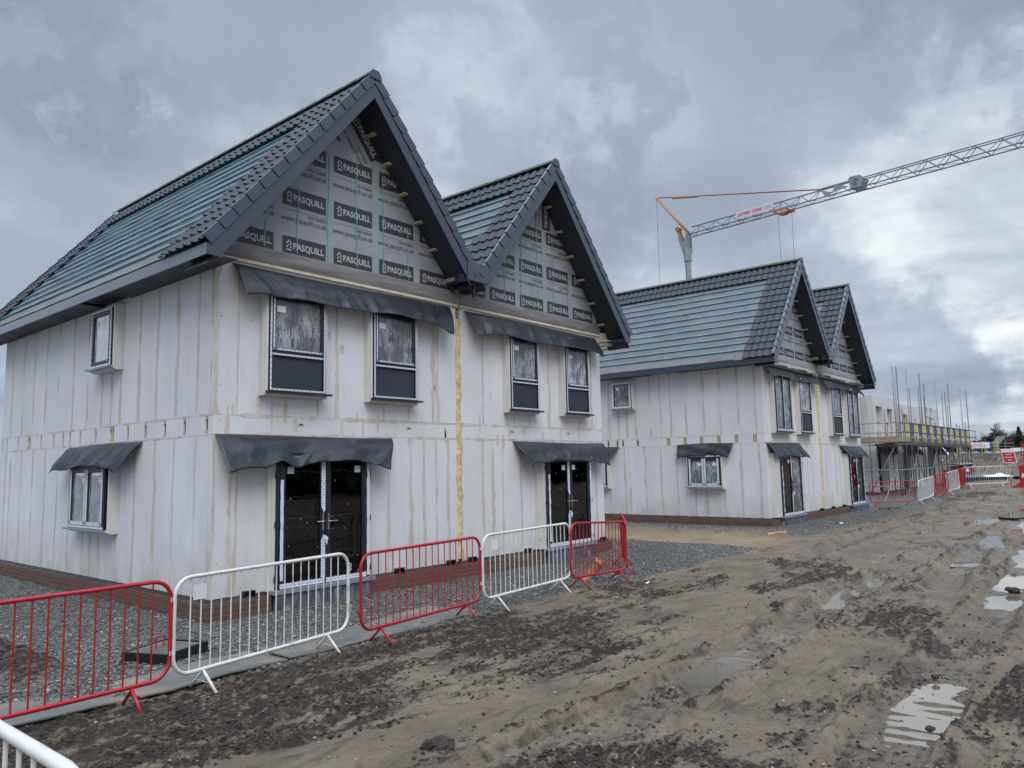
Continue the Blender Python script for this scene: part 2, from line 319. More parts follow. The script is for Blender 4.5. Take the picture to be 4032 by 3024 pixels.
# ------------------------------------------------------------------ mesh builder
class MB:
    def __init__(s): s.v = []; s.f = []; s.m = []
    def quad(s, a, b, c, d, mi=0):
        n = len(s.v); s.v += [tuple(a), tuple(b), tuple(c), tuple(d)]; s.f.append((n, n+1, n+2, n+3)); s.m.append(mi)
    def poly(s, pts, mi=0):
        n = len(s.v); s.v += [tuple(p) for p in pts]; s.f.append(tuple(range(n, n+len(pts)))); s.m.append(mi)
    def box(s, lo, hi, mi=0, T=None):
        x0, y0, z0 = lo; x1, y1, z1 = hi
        P = [(x0, y0, z0), (x1, y0, z0), (x1, y1, z0), (x0, y1, z0), (x0, y0, z1), (x1, y0, z1), (x1, y1, z1), (x0, y1, z1)]
        if T: P = [tuple(T(*p)) for p in P]
        n = len(s.v); s.v += P
        for f in ((0, 3, 2, 1), (4, 5, 6, 7), (0, 1, 5, 4), (1, 2, 6, 5), (2, 3, 7, 6), (3, 0, 4, 7)):
            s.f.append(tuple(n+i for i in f)); s.m.append(mi)
    def prism(s, prof, y0, y1, T=None, mi=0):      # prof in (x,z), extruded along y
        n = len(prof); k = len(s.v)
        P = [(x, y0, z) for x, z in prof] + [(x, y1, z) for x, z in prof]
        if T: P = [tuple(T(*p)) for p in P]
        s.v += P; s.f.append(tuple(k+i for i in range(n))); s.m.append(mi); s.f.append(tuple(k+n+i for i in reversed(range(n)))); s.m.append(mi)
        for i in range(n):
            j = (i+1) % n; s.f.append((k+i, k+j, k+n+j, k+n+i)); s.m.append(mi)
    def tube(s, pts, r, seg=8, closed=False, mi=0, caps=True):
        pts = [Vector(p) for p in pts]; n = len(pts); k = len(s.v); prev = None
        rr = r if isinstance(r, (list, tuple)) else [r]*n
        for i, p in enumerate(pts):
            if closed: d = pts[(i+1) % n] - pts[i-1]
            else: d = pts[min(i+1, n-1)] - pts[max(i-1, 0)]
            d.normalize()
            if prev is None:
                a = d.orthogonal().normalized()
            else:
                a = (prev - d*prev.dot(d)); a = a.normalized() if a.length > 1e-6 else d.orthogonal().normalized()
            prev = a; bb = d.cross(a)
            for j in range(seg):
                th = 2*math.pi*j/seg; s.v.append(tuple(p + (a*math.cos(th) + bb*math.sin(th))*rr[i]))
        for i in range(n if closed else n-1):
            i2 = (i+1) % n
            for j in range(seg):
                j2 = (j+1) % seg; s.f.append((k+i*seg+j, k+i*seg+j2, k+i2*seg+j2, k+i2*seg+j)); s.m.append(mi)
        if not closed and caps:
            s.f.append(tuple(k+j for j in reversed(range(seg)))); s.m.append(mi)
            s.f.append(tuple(k+(n-1)*seg+j for j in range(seg))); s.m.append(mi)
    def grid(s, fn, nu, nv, mi=0):
        k = len(s.v)
        for i in range(nu+1):
            for j in range(nv+1): s.v.append(tuple(fn(i/nu, j/nv)))
        for i in range(nu):
            for j in range(nv):
                a = k+i*(nv+1)+j; s.f.append((a, a+nv+1, a+nv+2, a+1)); s.m.append(mi)
    def build_each(s, name, mats, parent=None, **kw):
        par = list(range(len(s.v)))
        def find(a):
            while par[a] != a: par[a] = par[par[a]]; a = par[a]
            return a
        for f in s.f:
            r0 = find(f[0])
            for i in f[1:]: par[find(i)] = r0
        comp = {}
        for k, f in enumerate(s.f): comp.setdefault(find(f[0]), []).append(k)
        for fs in comp.values():
            q = MB(); mp = {}
            for k in fs:
                nf = []
                for i in s.f[k]:
                    if i not in mp: mp[i] = len(q.v); q.v.append(s.v[i])
                    nf.append(mp[i])
                q.f.append(tuple(nf)); q.m.append(s.m[k])
            q.build(name, mats, parent, **kw)
    def build(s, name, mats, parent=None, smooth=False, normals=False, solid=0, bevel=0, loc=None):
        me = bpy.data.meshes.new(name); me.from_pydata(s.v, [], s.f)
        if isinstance(mats, str): mats = [mats]
        for mm in mats: me.materials.append(MATS[mm])
        if len(mats) > 1: me.polygons.foreach_set('material_index', s.m)
        if normals or solid:
            bm = bmesh.new(); bm.from_mesh(me)
            if normals: bmesh.ops.recalc_face_normals(bm, faces=bm.faces)
            bm.to_mesh(me); bm.free()
        if smooth: me.polygons.foreach_set('use_smooth', [True]*len(me.polygons))
        me.update()
        o = bpy.data.objects.new(name, me); COL.objects.link(o)
        if parent: o.parent = parent
        if loc is not None: o.location = loc
        if solid:
            md = o.modifiers.new('thick', 'SOLIDIFY'); md.thickness = solid; md.offset = 0
        if bevel:
            md = o.modifiers.new('bevel', 'BEVEL'); md.width = bevel; md.segments = 2; md.limit_method = 'ANGLE'
        return o
def tag(o, label=None, cat=None, group=None, kind=None):
    if label: o['label'] = label
    if cat: o['category'] = cat
    if group: o['group'] = group
    if kind: o['kind'] = kind
    return o
def empty(name, loc, rz=0, label=None, cat=None, group=None):
    o = bpy.data.objects.new(name, None); COL.objects.link(o); o.location = loc; o.rotation_euler = (0, 0, rz)
    o.empty_display_size = .2
    return tag(o, label, cat, group)
def copy_tree(o, parent=None):
    c = o.copy(); COL.objects.link(c)
    if parent: c.parent = parent
    for ch in list(o.children): copy_tree(ch, c)
    return c
def vn(x, y, seed=0):                     # numpy value noise, smooth
    xi = np.floor(x).astype(np.int64); yi = np.floor(y).astype(np.int64); xf = x-xi; yf = y-yi
    def h(a, b_):
        n = (a*374761393 + b_*668265263 + seed*1442695041) & 0xffffffff
        n = ((n ^ (n >> 13))*1274126177) & 0xffffffff
        return ((n ^ (n >> 16)) & 0xffff)/65535.0
    u = xf*xf*(3-2*xf); v = yf*yf*(3-2*yf)
    return (h(xi, yi)*(1-u)+h(xi+1, yi)*u)*(1-v) + (h(xi, yi+1)*(1-u)+h(xi+1, yi+1)*u)*v
def fbm(x, y, sc, oct=4, seed=0, gain=.5):
    s = 0; a = 1; tot = 0
    ca, sa_ = math.cos(.6), math.sin(.6)
    for i in range(oct):
        s = s + a*vn(x*sc+7.3*i, y*sc-3.1*i, seed+i); tot += a; a *= gain; sc *= 2.03; x, y = x*ca-y*sa_, x*sa_+y*ca
    return s/tot
def sstep(a, b_, x):
    t_ = np.clip((x-a)/(b_-a), 0, 1); return t_*t_*(3-2*t_)

# ------------------------------------------------------------------ ground
GP = np.array([(-4.6, -3.5, -.22), (-2.3, -3.6, -.24), (0, -3.3, -.25), (2.2, -3.2, -.25), (4.4, -3.1, -.22), (6.7, -2.75, -.33), (8.8, -1.4, -.35), (0, 0, -.31), (5, 0, -.33), (10, 0, -.34),
    (-.3, 5, -.31), (-.3, 12, -.3), (17.8, -1.1, -.24), (17.5, 5, -.24), (28, -1.5, -.25), (30, -1.1, -.26), (31, -2.5, -.25), (34.2, -2.7, -.06), (38, -2.8, .1), (41, -3, .22), (43.5, -4.4, .2), (41, -5.3, .26),
    (-5, -8, 0), (-5.5, -10.5, 0), (-2, -6.5, -.15), (1, -7, -.22), (1.5, -9, -.2), (5, -8, -.26), (10, -7, -.28), (16, -6, -.28), (24, -6, -.26), (30, -8, -.2), (36.6, .5, -.02), (44, .5, .05), (52, .5, .15), (53, -2.5, .3),
    (60, -8, .4), (80, 5, .5), (80, -20, .5), (30, 20, -.1), (0, 20, -.2), (0, -20, 0), (30, -25, 0)])
def gbase(x, y):
    x = np.asarray(x, float); y = np.asarray(y, float)
    s = np.zeros_like(x); w_ = np.zeros_like(x)
    for a, b_, z in GP:
        w = 1/((x-a)**2+(y-b_)**2+1.2)**1.8; s += w*z; w_ += w
    return s/w_
def gz(x, y): return float(gbase(np.array([x]), np.array([y]))[0])
def inpoly(x, y, P):
    r_ = np.zeros(x.shape, bool); n = len(P)
    for i in range(n):
        x1, y1 = P[i]; x2, y2 = P[(i+1) % n]
        c_ = ((y1 > y) != (y2 > y)) & (x < (x2-x1)*(y-y1)/((y2-y1)+1e-12)+x1); r_ ^= c_
    return r_
# puddles: centre x, centre y, half length, half width, rotation, depth
PUD = [(1.42, -8.88, 1.0, .27, .0, .017), (1.72, -6.94, .95, .25, .03, .013), (6.6, -6.66, 1.2, .22, .08, .02), (8.7, -6.5, .8, .22, .1, .02),
       (9.9, -8.42, 1.15, .28, .03, .03), (7.65, -8.62, .70, .28, .08, .018), (11.9, -7.2, .30, 1.5, .3, .035), (13.8, -8.2, 1.6, .25, .1, .035),
       (24.2, -6.2, 2.6, .7, -.25, .04), (21.5, -7.6, 2.6, .5, .1, .04), (29, -6.6, 3.4, .5, .0, .04), (17.0, -7.2, 1.8, .3, .2, .03), (34.5, -5.6, 3.5, .4, -.1, .04), (19.2, -5.2, 1.1, .2, .1, .03)]
def track_y(x, k):
    if k == 0: return -8.85 + .035*np.clip(x, -2, 12)
    return -6.96 + .055*np.clip(x-1.5, -2, 7)
def mud_dark(x, y):
    n = fbm(x, y*1.3, .55, 5, 11, .6)
    d = np.zeros_like(x)
    A = inpoly(x, y, [(-4.5, -3.1), (-1.8, -3.1), (3, -2.9), (6.6, -2.9), (9.5, -3.4), (7.2, -4.6), (4.5, -4.5), (3.6, -5.8), (1.0, -5.9), (-1.6, -5.9), (-3.2, -5.2)])
    B = inpoly(x, y, [(-3.5, -6.6), (-1.2, -7.1), (.2, -7.5), (1.3, -8.2), (.4, -8.55), (-2.5, -8.6), (-4, -8)])
    C_ = inpoly(x, y, [(-1.5, -9.25), (.9, -9.2), (3.4, -9.25), (5.0, -9.6), (3, -11), (-2, -11)])
    E_ = inpoly(x, y, [(7, -4.0), (10.5, -4.2), (11.5, -5.2), (9.5, -6.0), (6, -5.6)])
    F_ = inpoly(x, y, [(26, -2.6), (33, -2.9), (40, -3.4), (42, -5), (33, -4.5), (27, -3.6)])
    G_ = inpoly(x, y, [(3.5, -7.4), (7.0, -7.3), (8.2, -7.8), (6.3, -8.1), (4, -8.3)])
    z = A*.24 + B*.17 + C_*.26 + E_*.15 + F_*.10 + G_*.08
    n2_ = fbm(x*.55, y*1.5, 2.4, 4, 14, .62)
    return sstep(.46, .70, n*.7 + n2_*.3 + z*.9 - .07)
def gravel_mask(x, y):
    w = (fbm(x, y, 1.1, 3, 5)-.5)*.5
    e1 = np.where(x < 4.2, -3.12, -3.0+.02*(x-4.2))
    g1 = sstep(-.08, .08, y-(e1+w*.5))*(x < 13.2 - (y+3)*.05+w)
    g2 = sstep(-.1, .1, y-(-3.15+w*.8+.25*sstep(22, 36, x)))*(x > 15.6+w*1.2)*(x < 45)
    sw_ = 14.1 + .25*(y+3)*.3
    s1 = sstep(-3.3, -2.7, y+w)*sstep(12.5, 12.9, x+w)*(1-sstep(15.2, 15.7, x+w))
    return np.clip(g1+g2, 0, 1)*(1-s1), s1
def ground_fields(x, y):
    z = gbase(x, y)
    g, s_ = gravel_mask(x, y); dk = mud_dark(x, y)*(1-g)*(1-s_)
    near = 1/(1+((x-CAM.x)**2+(y-CAM.y)**2)/900.)
    mudm = (1-g)*(1-s_)
    pm = np.zeros_like(x); pdep = np.zeros_like(x); lev = np.zeros_like(x); guard = np.full_like(x, -99.)
    w1 = (fbm(x, y*1.6, 2.6, 5, 31, .6)-.5)*1.5
    for cx, cy, a, b_, rot, dp in PUD:
        ca, sa_ = math.cos(rot), math.sin(rot); dx, dy = x-cx, y-cy
        u = (dx*ca+dy*sa_)/a; v = (-dx*sa_+dy*ca)/b_
        r0 = (np.abs(u)**2.6+np.abs(v)**2.6)**(1/2.6); r = r0 + w1*.9; wl = gz(cx, cy)-.05
        q = (1-sstep(.75, 1.12, r))*(1-sstep(1.02, 1.16, r0)); lev = np.where(q > pm, wl-dp, lev); pm = np.maximum(pm, q); pdep = np.maximum(pdep, q*dp)
        guard = np.where(r0 < 1.5, np.maximum(guard, wl+.004), guard)
    big = (fbm(x, y, .35, 3, 3)-.5)*.10 + (fbm(x, y, 1.4, 4, 9)-.5)*.05
    z = z + big*mudm*.8*(1-pm)*sstep(.5, 3.5, np.hypot(x-CAM.x, y-CAM.y)) + big*.25*(1-mudm)
    # fine relief of the mud; streaky along x where machines dragged it
    st = (fbm(x*.45, y*1.5, 3.2, 4, 17, .6)-.5)
    z = z + mudm*(1-pm*.8)*(st*.055)
    clod = np.abs(fbm(x, y, 5.5, 3, 23, .6)-.5)*2; clod2 = fbm(x, y, 13, 3, 29, .6)
    z = z + dk*(clod*.055+clod2*.075+np.abs(fbm(x, y, 27, 2, 33)-.5)*.03-.035)*(1-pm)
    z = z + mudm*(1-dk)*(fbm(x, y, 14, 4, 41, .62)-.5)*.024*(1-pm)
    # tracked-machine prints
    wet = np.zeros_like(x)
    for k in (0, 1):
        c_ = track_y(x, k); d = np.abs(y-c_) + (fbm(x, y, 3, 2, 51)-.5)*.05; on = sstep(-3.4, -1.2, x)*(1-sstep(13, 17, x))*(1-.85*dk*(k == 1))
        inn = (1-sstep(.25, .31, d))*on
        lug = np.clip(np.sin(x*2*math.pi/.19 + (y-c_)*5.0 + 2.2*(fbm(x, y, 2.2, 3, 57)-.5))*1.2, -1, 1)*.5+.5; lug = lug*np.clip(fbm(x, y, 1.7, 3, 58)*1.6-.1, .25, 1)
        z = z*(1-inn*.6) + (gbase(x, y)-.055)*inn*.6 + inn*(lug*.040-.020)
        berm = np.exp(-((d-.37)/.07)**2)*on*(fbm(x, y, 4, 4, 61+k, .65))
        z = z + berm*.13
        dk = np.maximum(dk, mudm*sstep(.30, .62, berm)*.75); dk = np.maximum(dk, mudm*inn*.35*(1-lug))
        wet = np.maximum(wet, inn*.6)
    # second, fainter pair of ruts sweeping to the far right
    for off in (-5.0, -7.9):
        c_ = off + .9*np.sin((x-6)*.11); d = np.abs(y-c_); on = sstep(6, 10, x)*(1-sstep(36, 42, x)); inn = (1-sstep(.2, .32, d))*on
        bm_ = np.exp(-((d-.38)/.09)**2)*on*fbm(x, y, 3, 3, 71); z = z - inn*.07 + bm_*.11; dk = np.maximum(dk, mudm*sstep(.3, .6, bm_)*.8); wet = np.maximum(wet, inn*.5)
    dk = dk*(1-pm*.6)
    zp = lev + (fbm(x, y, 6, 3, 81)-.5)*.03 + np.sin(x*2*math.pi/.19 + (y+8)*5.0+2.2*(fbm(x, y, 2.2, 3, 57)-.5))*.030*np.clip(fbm(x, y, 1.9, 3, 59)*2.4-.55, .1, 1.3)*(np.abs(y+8) < 2.2)*(x < 4)
    zg = np.where(guard > -50, np.maximum(z, guard+(fbm(x, y, 7, 3, 83))*.02), z)
    z = zg*(1-pm) + zp*pm
    wet = np.maximum(wet, sstep(.05, .6, pm))
    wet = np.clip(wet + .55*sstep(.47, .60, fbm(x, y, .28, 3, 91))*mudm*sstep(9, 16, np.hypot(x-CAM.x, y-CAM.y)) + .25*mudm*(1-dk), 0, 1)
    # gravel
    z = z + g*((fbm(x, y, 9, 3, 101, .65)-.5)*.045+.012)
    # stone bank left of the sandy trench, trench itself slightly lower
    bank = g*np.exp(-((x-11.3)/1.2)**2)*sstep(-3.0, -1.6, y)*(1-sstep(6, 9, y)); z = z + bank*.16
    bank2 = g*np.exp(-((x-15.9)/.55)**2)*sstep(-2.8, -1.5, y); z = z + bank2*.12
    z = z - s_*.06
    # soil heap against the gravel by the left house wall
    hp = np.exp(-(((x+2.75)/.38)**2+((y+.9)/1.3)**2)); z = z + hp*.26*(.6+.8*fbm(x, y, 4, 4, 111, .6)); hm = sstep(.25, .5, hp*(.5+fbm(x, y, 3, 3, 113)))
    dk = np.maximum(dk, hm); g = g*(1-hm)
    # earth bank far right
    bk = sstep(53, 59, x+.25*y)*sstep(-40, -20, y)*(1-sstep(25, 40, y)); z = z + bk*(1.75+(fbm(x, y, .5, 4, 121)-.5)*.5)
    dk = np.maximum(dk, bk*(.55+.45*sstep(.3, .6, fbm(x, y, .9, 4, 123))))
    far = sstep(90, 150, np.hypot(x, y)); z = z*(1-far)+far*.6
    return z, g, s_, dk, wet
def build_ground():
    rs = [.4]
    while rs[-1] < 2500:
        r = rs[-1]
        if r < 70: rs.append(r + max(.012, min(.9, r*r/2000)))
        else: rs.append(r*1.06)
    rs = np.array(rs)
    fa = np.radians(np.arange(-37.5, 37.51, .085)); ca_ = np.radians(np.concatenate([np.arange(37.9, 75, .4), np.arange(76, 284, 4.), np.arange(285, 322.4, .4)]))
    an = np.concatenate([fa, ca_]) + YAW
    n, k = len(rs), len(an)
    RR, AA = np.meshgrid(rs, an, indexing='ij')
    x = (CAM.x + RR*np.sin(AA)).ravel(); y = (CAM.y + RR*np.cos(AA)).ravel()
    z, g, s_, dk, wet = ground_fields(x, y)
    co = np.empty((n*k+1, 3)); co[:-1, 0] = x; co[:-1, 1] = y; co[:-1, 2] = z; co[-1] = (CAM.x, CAM.y, z[:k].mean())
    I, J = np.meshgrid(np.arange(n-1), np.arange(k), indexing='ij'); J2 = (J+1) % k
    q = np.stack([I*k+J, I*k+J2, (I+1)*k+J2, (I+1)*k+J], -1).reshape(-1, 4)[:, ::-1]
    nq = len(q); me = bpy.data.meshes.new('ground')
    me.vertices.add(len(co)); me.vertices.foreach_set('co', co.ravel())
    tri = np.stack([np.full(k, n*k), (np.arange(k)+1) % k, np.arange(k)], -1)
    loops = np.concatenate([q.ravel(), tri.ravel()]).astype(np.int32)
    me.loops.add(len(loops)); me.loops.foreach_set('vertex_index', loops)
    me.polygons.add(nq+k)
    st = np.concatenate([np.arange(nq)*4, nq*4+np.arange(k)*3]).astype(np.int32); me.polygons.foreach_set('loop_start', st)
    me.polygons.foreach_set('use_smooth', np.ones(nq+k, bool))
    me.update(calc_edges=True); me.validate()
    a = me.attributes.new('zone', 'FLOAT_COLOR', 'POINT'); z4 = np.zeros((n*k+1, 4), np.float32); z4[:-1, 0] = g; z4[:-1, 1] = s_; z4[:-1, 2] = dk; z4[:, 3] = 1
    a.data.foreach_set('color', z4.ravel())
    a = me.attributes.new('wet', 'FLOAT', 'POINT'); a.data.foreach_set('value', np.concatenate([wet, [0]]).astype(np.float32))
    me.materials.append(MATS['ground']); o = bpy.data.objects.new('ground', me); COL.objects.link(o); o['kind'] = 'structure'
build_ground()
for i, (cx, cy, a, b_, rot, dp) in enumerate(PUD):
    mb = MB(); wl = gz(cx, cy) - .05; ca, sa_ = math.cos(rot), math.sin(rot)
    pts = []
    for j in range(28):
        th = 2*math.pi*j/28; c0, s0 = math.cos(th), math.sin(th); u = a*1.22*math.copysign(abs(c0)**.7, c0); v = b_*1.22*math.copysign(abs(s0)**.7, s0)
        pts.append((u*ca-v*sa_, u*sa_+v*ca, 0))
    mb.poly(pts); o = mb.build('puddle', 'water', loc=(cx, cy, wl)); o['kind'] = 'structure'

def scatter(name, n, region, size, matname, label, cat, flat=.6, tone=True, dmax=30, seed=1, accept=None):
    rg = np.random.default_rng(seed)
    # polar sampling around the viewer so that near stones are as dense as far ones look
    r = 3.0*np.exp(rg.random(n*4)*math.log(dmax/3.0)); a = YAW + (rg.random(n*4)-.5)*R(78)
    x = CAM.x+r*np.sin(a); y = CAM.y+r*np.cos(a); z, g, s_, dk, wet = ground_fields(x, y)
    p = accept(x, y, g, s_, dk); keep = rg.random(len(x)) < p; x, y, z, r = x[keep][:n], y[keep][:n], z[keep][:n], r[keep][:n]
    n = len(x)
    base = np.array([(1, 0, 0), (-1, 0, 0), (0, 1, 0), (0, -1, 0), (0, 0, 1), (0, 0, -1), (.6, .6, .5), (-.6, .6, .5), (-.6, -.6, .5), (.6, -.6, .5)])
    F = np.array([(0, 6, 9), (2, 7, 6), (1, 8, 7), (3, 9, 8), (6, 7, 4), (7, 8, 4), (8, 9, 4), (9, 6, 4), (0, 2, 6), (2, 1, 7), (1, 3, 8), (3, 0, 9), (0, 5, 2), (2, 5, 1), (1, 5, 3), (3, 5, 0)])
    sc = size[0]+(size[1]-size[0])*rg.random(n)**2.6; 
    V = base[None]*(.65+.7*rg.random((n, 10, 1)))*sc[:, None, None]; V[:, :, 2] *= flat*(.6+.8*rg.random((n, 1)))
    th = rg.random(n)*6.28; c_, s0 = np.cos(th), np.sin(th); ex = .7+.7*rg.random(n)
    X = V[:, :, 0]*ex[:, None]; Y = V[:, :, 1]
    V = np.stack([X*c_[:, None]-Y*s0[:, None], X*s0[:, None]+Y*c_[:, None], V[:, :, 2]], -1)
    V[:, :, 0] += x[:, None]; V[:, :, 1] += y[:, None]; V[:, :, 2] += (z+sc*flat*.25)[:, None]
    FF = (F[None]+(np.arange(n)*10)[:, None, None]).reshape(-1, 3)
    me = bpy.data.meshes.new(name); me.vertices.add(n*10); me.vertices.foreach_set('co', V.ravel())
    me.loops.add(len(FF)*3); me.loops.foreach_set('vertex_index', FF.ravel().astype(np.int32)); me.polygons.add(len(FF)); me.polygons.foreach_set('loop_start', (np.arange(len(FF))*3).astype(np.int32))
    me.update(calc_edges=True)
    if tone:
        at_ = me.attributes.new('tone', 'FLOAT', 'POINT'); at_.data.foreach_set('value', np.repeat(rg.random(n), 10).astype(np.float32))
    me.materials.append(MATS[matname]); o = bpy.data.objects.new(name, me); COL.objects.link(o)
    tag(o, label, cat, kind='stuff')
scatter('gravel_stones', 75000, None, (.006, .026), 'stones', 'loose grey crushed stone spread round the houses', 'gravel', .6, True, 34, 3,
        lambda x, y, g, s_, dk: g*.95*(1-((x > 0)*(y > 0)*(x < 10.3)*(y < 9.6))))
scatter('mud_stones', 7000, None, (.005, .018), 'stones', 'small pale stones scattered over the churned mud', 'stones', .6, True, 22, 4,
        lambda x, y, g, s_, dk: (1-g)*(.10+.4*dk))
scatter('soil_crumbs', 42000, None, (.004, .020), 'clod', 'dark crumbs of loose soil on the rough mud', 'soil', .8, False, 26, 5,
        lambda x, y, g, s_, dk: (1-g)*(dk*.6*sstep(.35, .6, fbm(x, y, 3.1, 3, 201))+.02*sstep(.5, .7, fbm(x, y, 1.1, 3, 202))))
# a few big lumps of soil that can be told apart
def lump(x, y, s, seed, label):
    rg = random.Random(seed); bm = bmesh.new(); bmesh.ops.create_icosphere(bm, subdivisions=4, radius=s)
    for v in bm.verts:
        c = v.co; n = fbm(np.array([c.x*9/s*.12+seed]), np.array([c.y*9/s*.12+c.z*5/s*.12]), 1.6, 4, seed, .65)[0]
        v.co = c*(.45+1.05*n); v.co.z *= .62
    me = bpy.data.meshes.new('soil_lump'); bm.to_mesh(me); bm.free(); me.materials.append(MATS['clod'])
    o = bpy.data.objects.new('soil_lump', me); COL.objects.link(o); o.location = (x, y, gz(x, y)+s*.12); tag(o, label, 'soil lump', 'loose lumps of soil on the mud')
for (x, y, s, lab) in ((-1.70, -6.45, .11, 'dark soil lump at the bottom edge of the picture, bigger one of the pair'), (-1.42, -6.62, .05, 'small soil lump beside the bigger one at the bottom edge'),
                       (5.2, -6.2, .11, 'dark soil lump left of the puddle that reflects the wall'), (8.6, -8.62, .09, 'black soil lump between the two sky-bright puddles at right'),
                       (.9, -9.02, .035, 'round soil lump lying in the near shallow end of the bright puddle'), (2.45, -8.75, .035, 'small soil lump at the far end of the bright puddle')):
    lump(x, y, s, int(abs(x*100+y*7)) % 97+1, lab)

# ------------------------------------------------------------------ text
def text_mesh(body, size, bold=.0, sx=1.0):
    cu = bpy.data.curves.new('t', 'FONT'); cu.body = body; cu.size = size; cu.offset = bold; cu.resolution_u = 2
    cu.align_x = 'LEFT'; cu.fill_mode = 'FRONT'
    o = bpy.data.objects.new('t', cu); COL.objects.link(o); dg = bpy.context.evaluated_depsgraph_get(); dg.update()
    me = bpy.data.meshes.new_from_object(o.evaluated_get(dg)); V = [(v.co.x*sx, v.co.y) for v in me.vertices]; F = [tuple(p.vertices) for p in me.polygons]
    COL.objects.unlink(o); bpy.data.objects.remove(o); bpy.data.curves.remove(cu); bpy.data.meshes.remove(me); return V, F
def text_fit(body, w, h, bold=0.0):      # returns verts scaled into a w x h box, origin bottom left
    V, F = text_mesh(body, 1, bold); xs = [v[0] for v in V]; ys = [v[1] for v in V]; x0, x1, y0, y1 = min(xs), max(xs), min(ys), max(ys)
    hh = h if h else w*(y1-y0)/(x1-x0)
    return [((x-x0)/(x1-x0)*w, (y-y0)/(y1-y0)*hh) for x, y in V], F
def put(mb, VF, fn, mi=0):
    V, F = VF; k = len(mb.v); mb.v += [tuple(fn(x, y)) for x, y in V]
    for f in F: mb.f.append(tuple(k+i for i in f)); mb.m.append(mi)
T_PAS = text_fit('PASQUILL', .60, .135, .035); T_SG = text_fit('SAINT-GOBAIN', .36, .045, .012); T_WEB = text_fit('www.pasquill.co.uk', .88, .115, .0)
T_LAD = text_fit('LADYBIRD CRANE', 2.35, .36, .03); T_HIRE = text_fit('HIRE', .80, .36, .03); T_LOV = text_fit('LOVELL', 1.45, .34, .01)
T_CR = [text_fit('CRANE', .24, .065, .03), text_fit('EXCLUSION', .40, .065, .03), text_fit('ZONE', .20, .065, .03)]
def logo(mb, x, z, y, ang=0, full=True):         # dark plate with pale lettering, website line under it
    ca, sa_ = math.cos(ang), math.sin(ang)
    def P(u, v, d=0): return (x+u*ca-v*sa_, y-d, z+u*sa_+v*ca)
    mb.poly([P(0, 0), P(.83, 0), P(.83, .295), P(0, .295)], 0)
    put(mb, T_PAS, lambda u, v: P(u+.195, v+.07, .002), 1)
    for a in ([(.05, .17), (.115, .245), (.18, .17), (.155, .165), (.115, .215), (.075, .165)], [(.07, .06), (.16, .06), (.16, .085), (.07, .085)],
              [(.07, .10), (.09, .10), (.09, .165), (.07, .165)], [(.14, .10), (.16, .10), (.16, .165), (.14, .165)], [(.07, .145), (.16, .145), (.16, .165), (.07, .165)]):
        mb.poly([P(u, v, .002) for u, v in a], 1)
    if full:
        mb.poly([P(.0, -.075), P(.83, -.075), P(.83, -.070), P(0, -.070)], 2)
        put(mb, T_SG, lambda u, v: P(u+.47, v-.145), 2); put(mb, T_WEB, lambda u, v: P(u-.03, v-.29), 2)

# ------------------------------------------------------------------ the houses
PW, WT, HX, DEP = 5.12, 5.03, 10.24, 9.5      # party line, wall top, width, depth
YO = -.62                                      # front verge overhang
SL = 1.205; EX = -.48; EZ = 5.03               # roof slope, eave x and z (felt)
RX1, RX2 = 2.50, 7.74                          # ridge lines
U_S = Vector((1, 0, SL)).normalized()
def roofz(x, roof):
    rx = RX1 if roof == 1 else RX2; ex = EX if roof == 1 else RX2-(RX1-EX)
    return EZ + SL*((x-ex) if x < rx else (2*rx-x-ex))
def slope_frame(roof, side):                   # side -1: faces -x, +1: faces +x
    rx = RX1 if roof == 1 else RX2; half = RX1-EX; ex = rx+side*half
    def P(s, y, n):
        x = ex - side*(s*U_S.x) + side*n*U_S.z; z = EZ + s*U_S.z + n*U_S.x; return (x, y, z)
    return P, half/U_S.x
def wallgrid(mb, F, a0, a1, z0, z1, holes, rev=.22, mi=0):
    As = sorted(set([a0, a1]+[h[0] for h in holes]+[h[1] for h in holes])); Zs = sorted(set([z0, z1]+[h[2] for h in holes]+[h[3] for h in holes]))
    for i in range(len(As)-1):
        for j in range(len(Zs)-1):
            ca, cz = (As[i]+As[i+1])/2, (Zs[j]+Zs[j+1])/2
            if any(h[0] < ca < h[1] and h[2] < cz < h[3] for h in holes): continue
            mb.quad(F(As[i], 0, Zs[j]), F(As[i+1], 0, Zs[j]), F(As[i+1], 0, Zs[j+1]), F(As[i], 0, Zs[j+1]), mi)
    for h in holes:
        d = -h[4] if len(h) > 4 else -rev; a, b_, c, e = h[:4]
        mb.quad(F(a, 0, c), F(a, d, c), F(a, d, e), F(a, 0, e), mi); mb.quad(F(b_, 0, c), F(b_, 0, e), F(b_, d, e), F(b_, d, c), mi)
        mb.quad(F(a, 0, c), F(b_, 0, c), F(b_, d, c), F(a, d, c), mi); mb.quad(F(a, 0, e), F(a, d, e), F(b_, d, e), F(b_, 0, e), mi)
FR = lambda a, d, z: (a, -d, z)                # front wall frame: along, outwards, up
SD = lambda a, d, z: (-d, a, z)                # side wall frame
def TT(F): return lambda x, y, z: F(x, y, z)
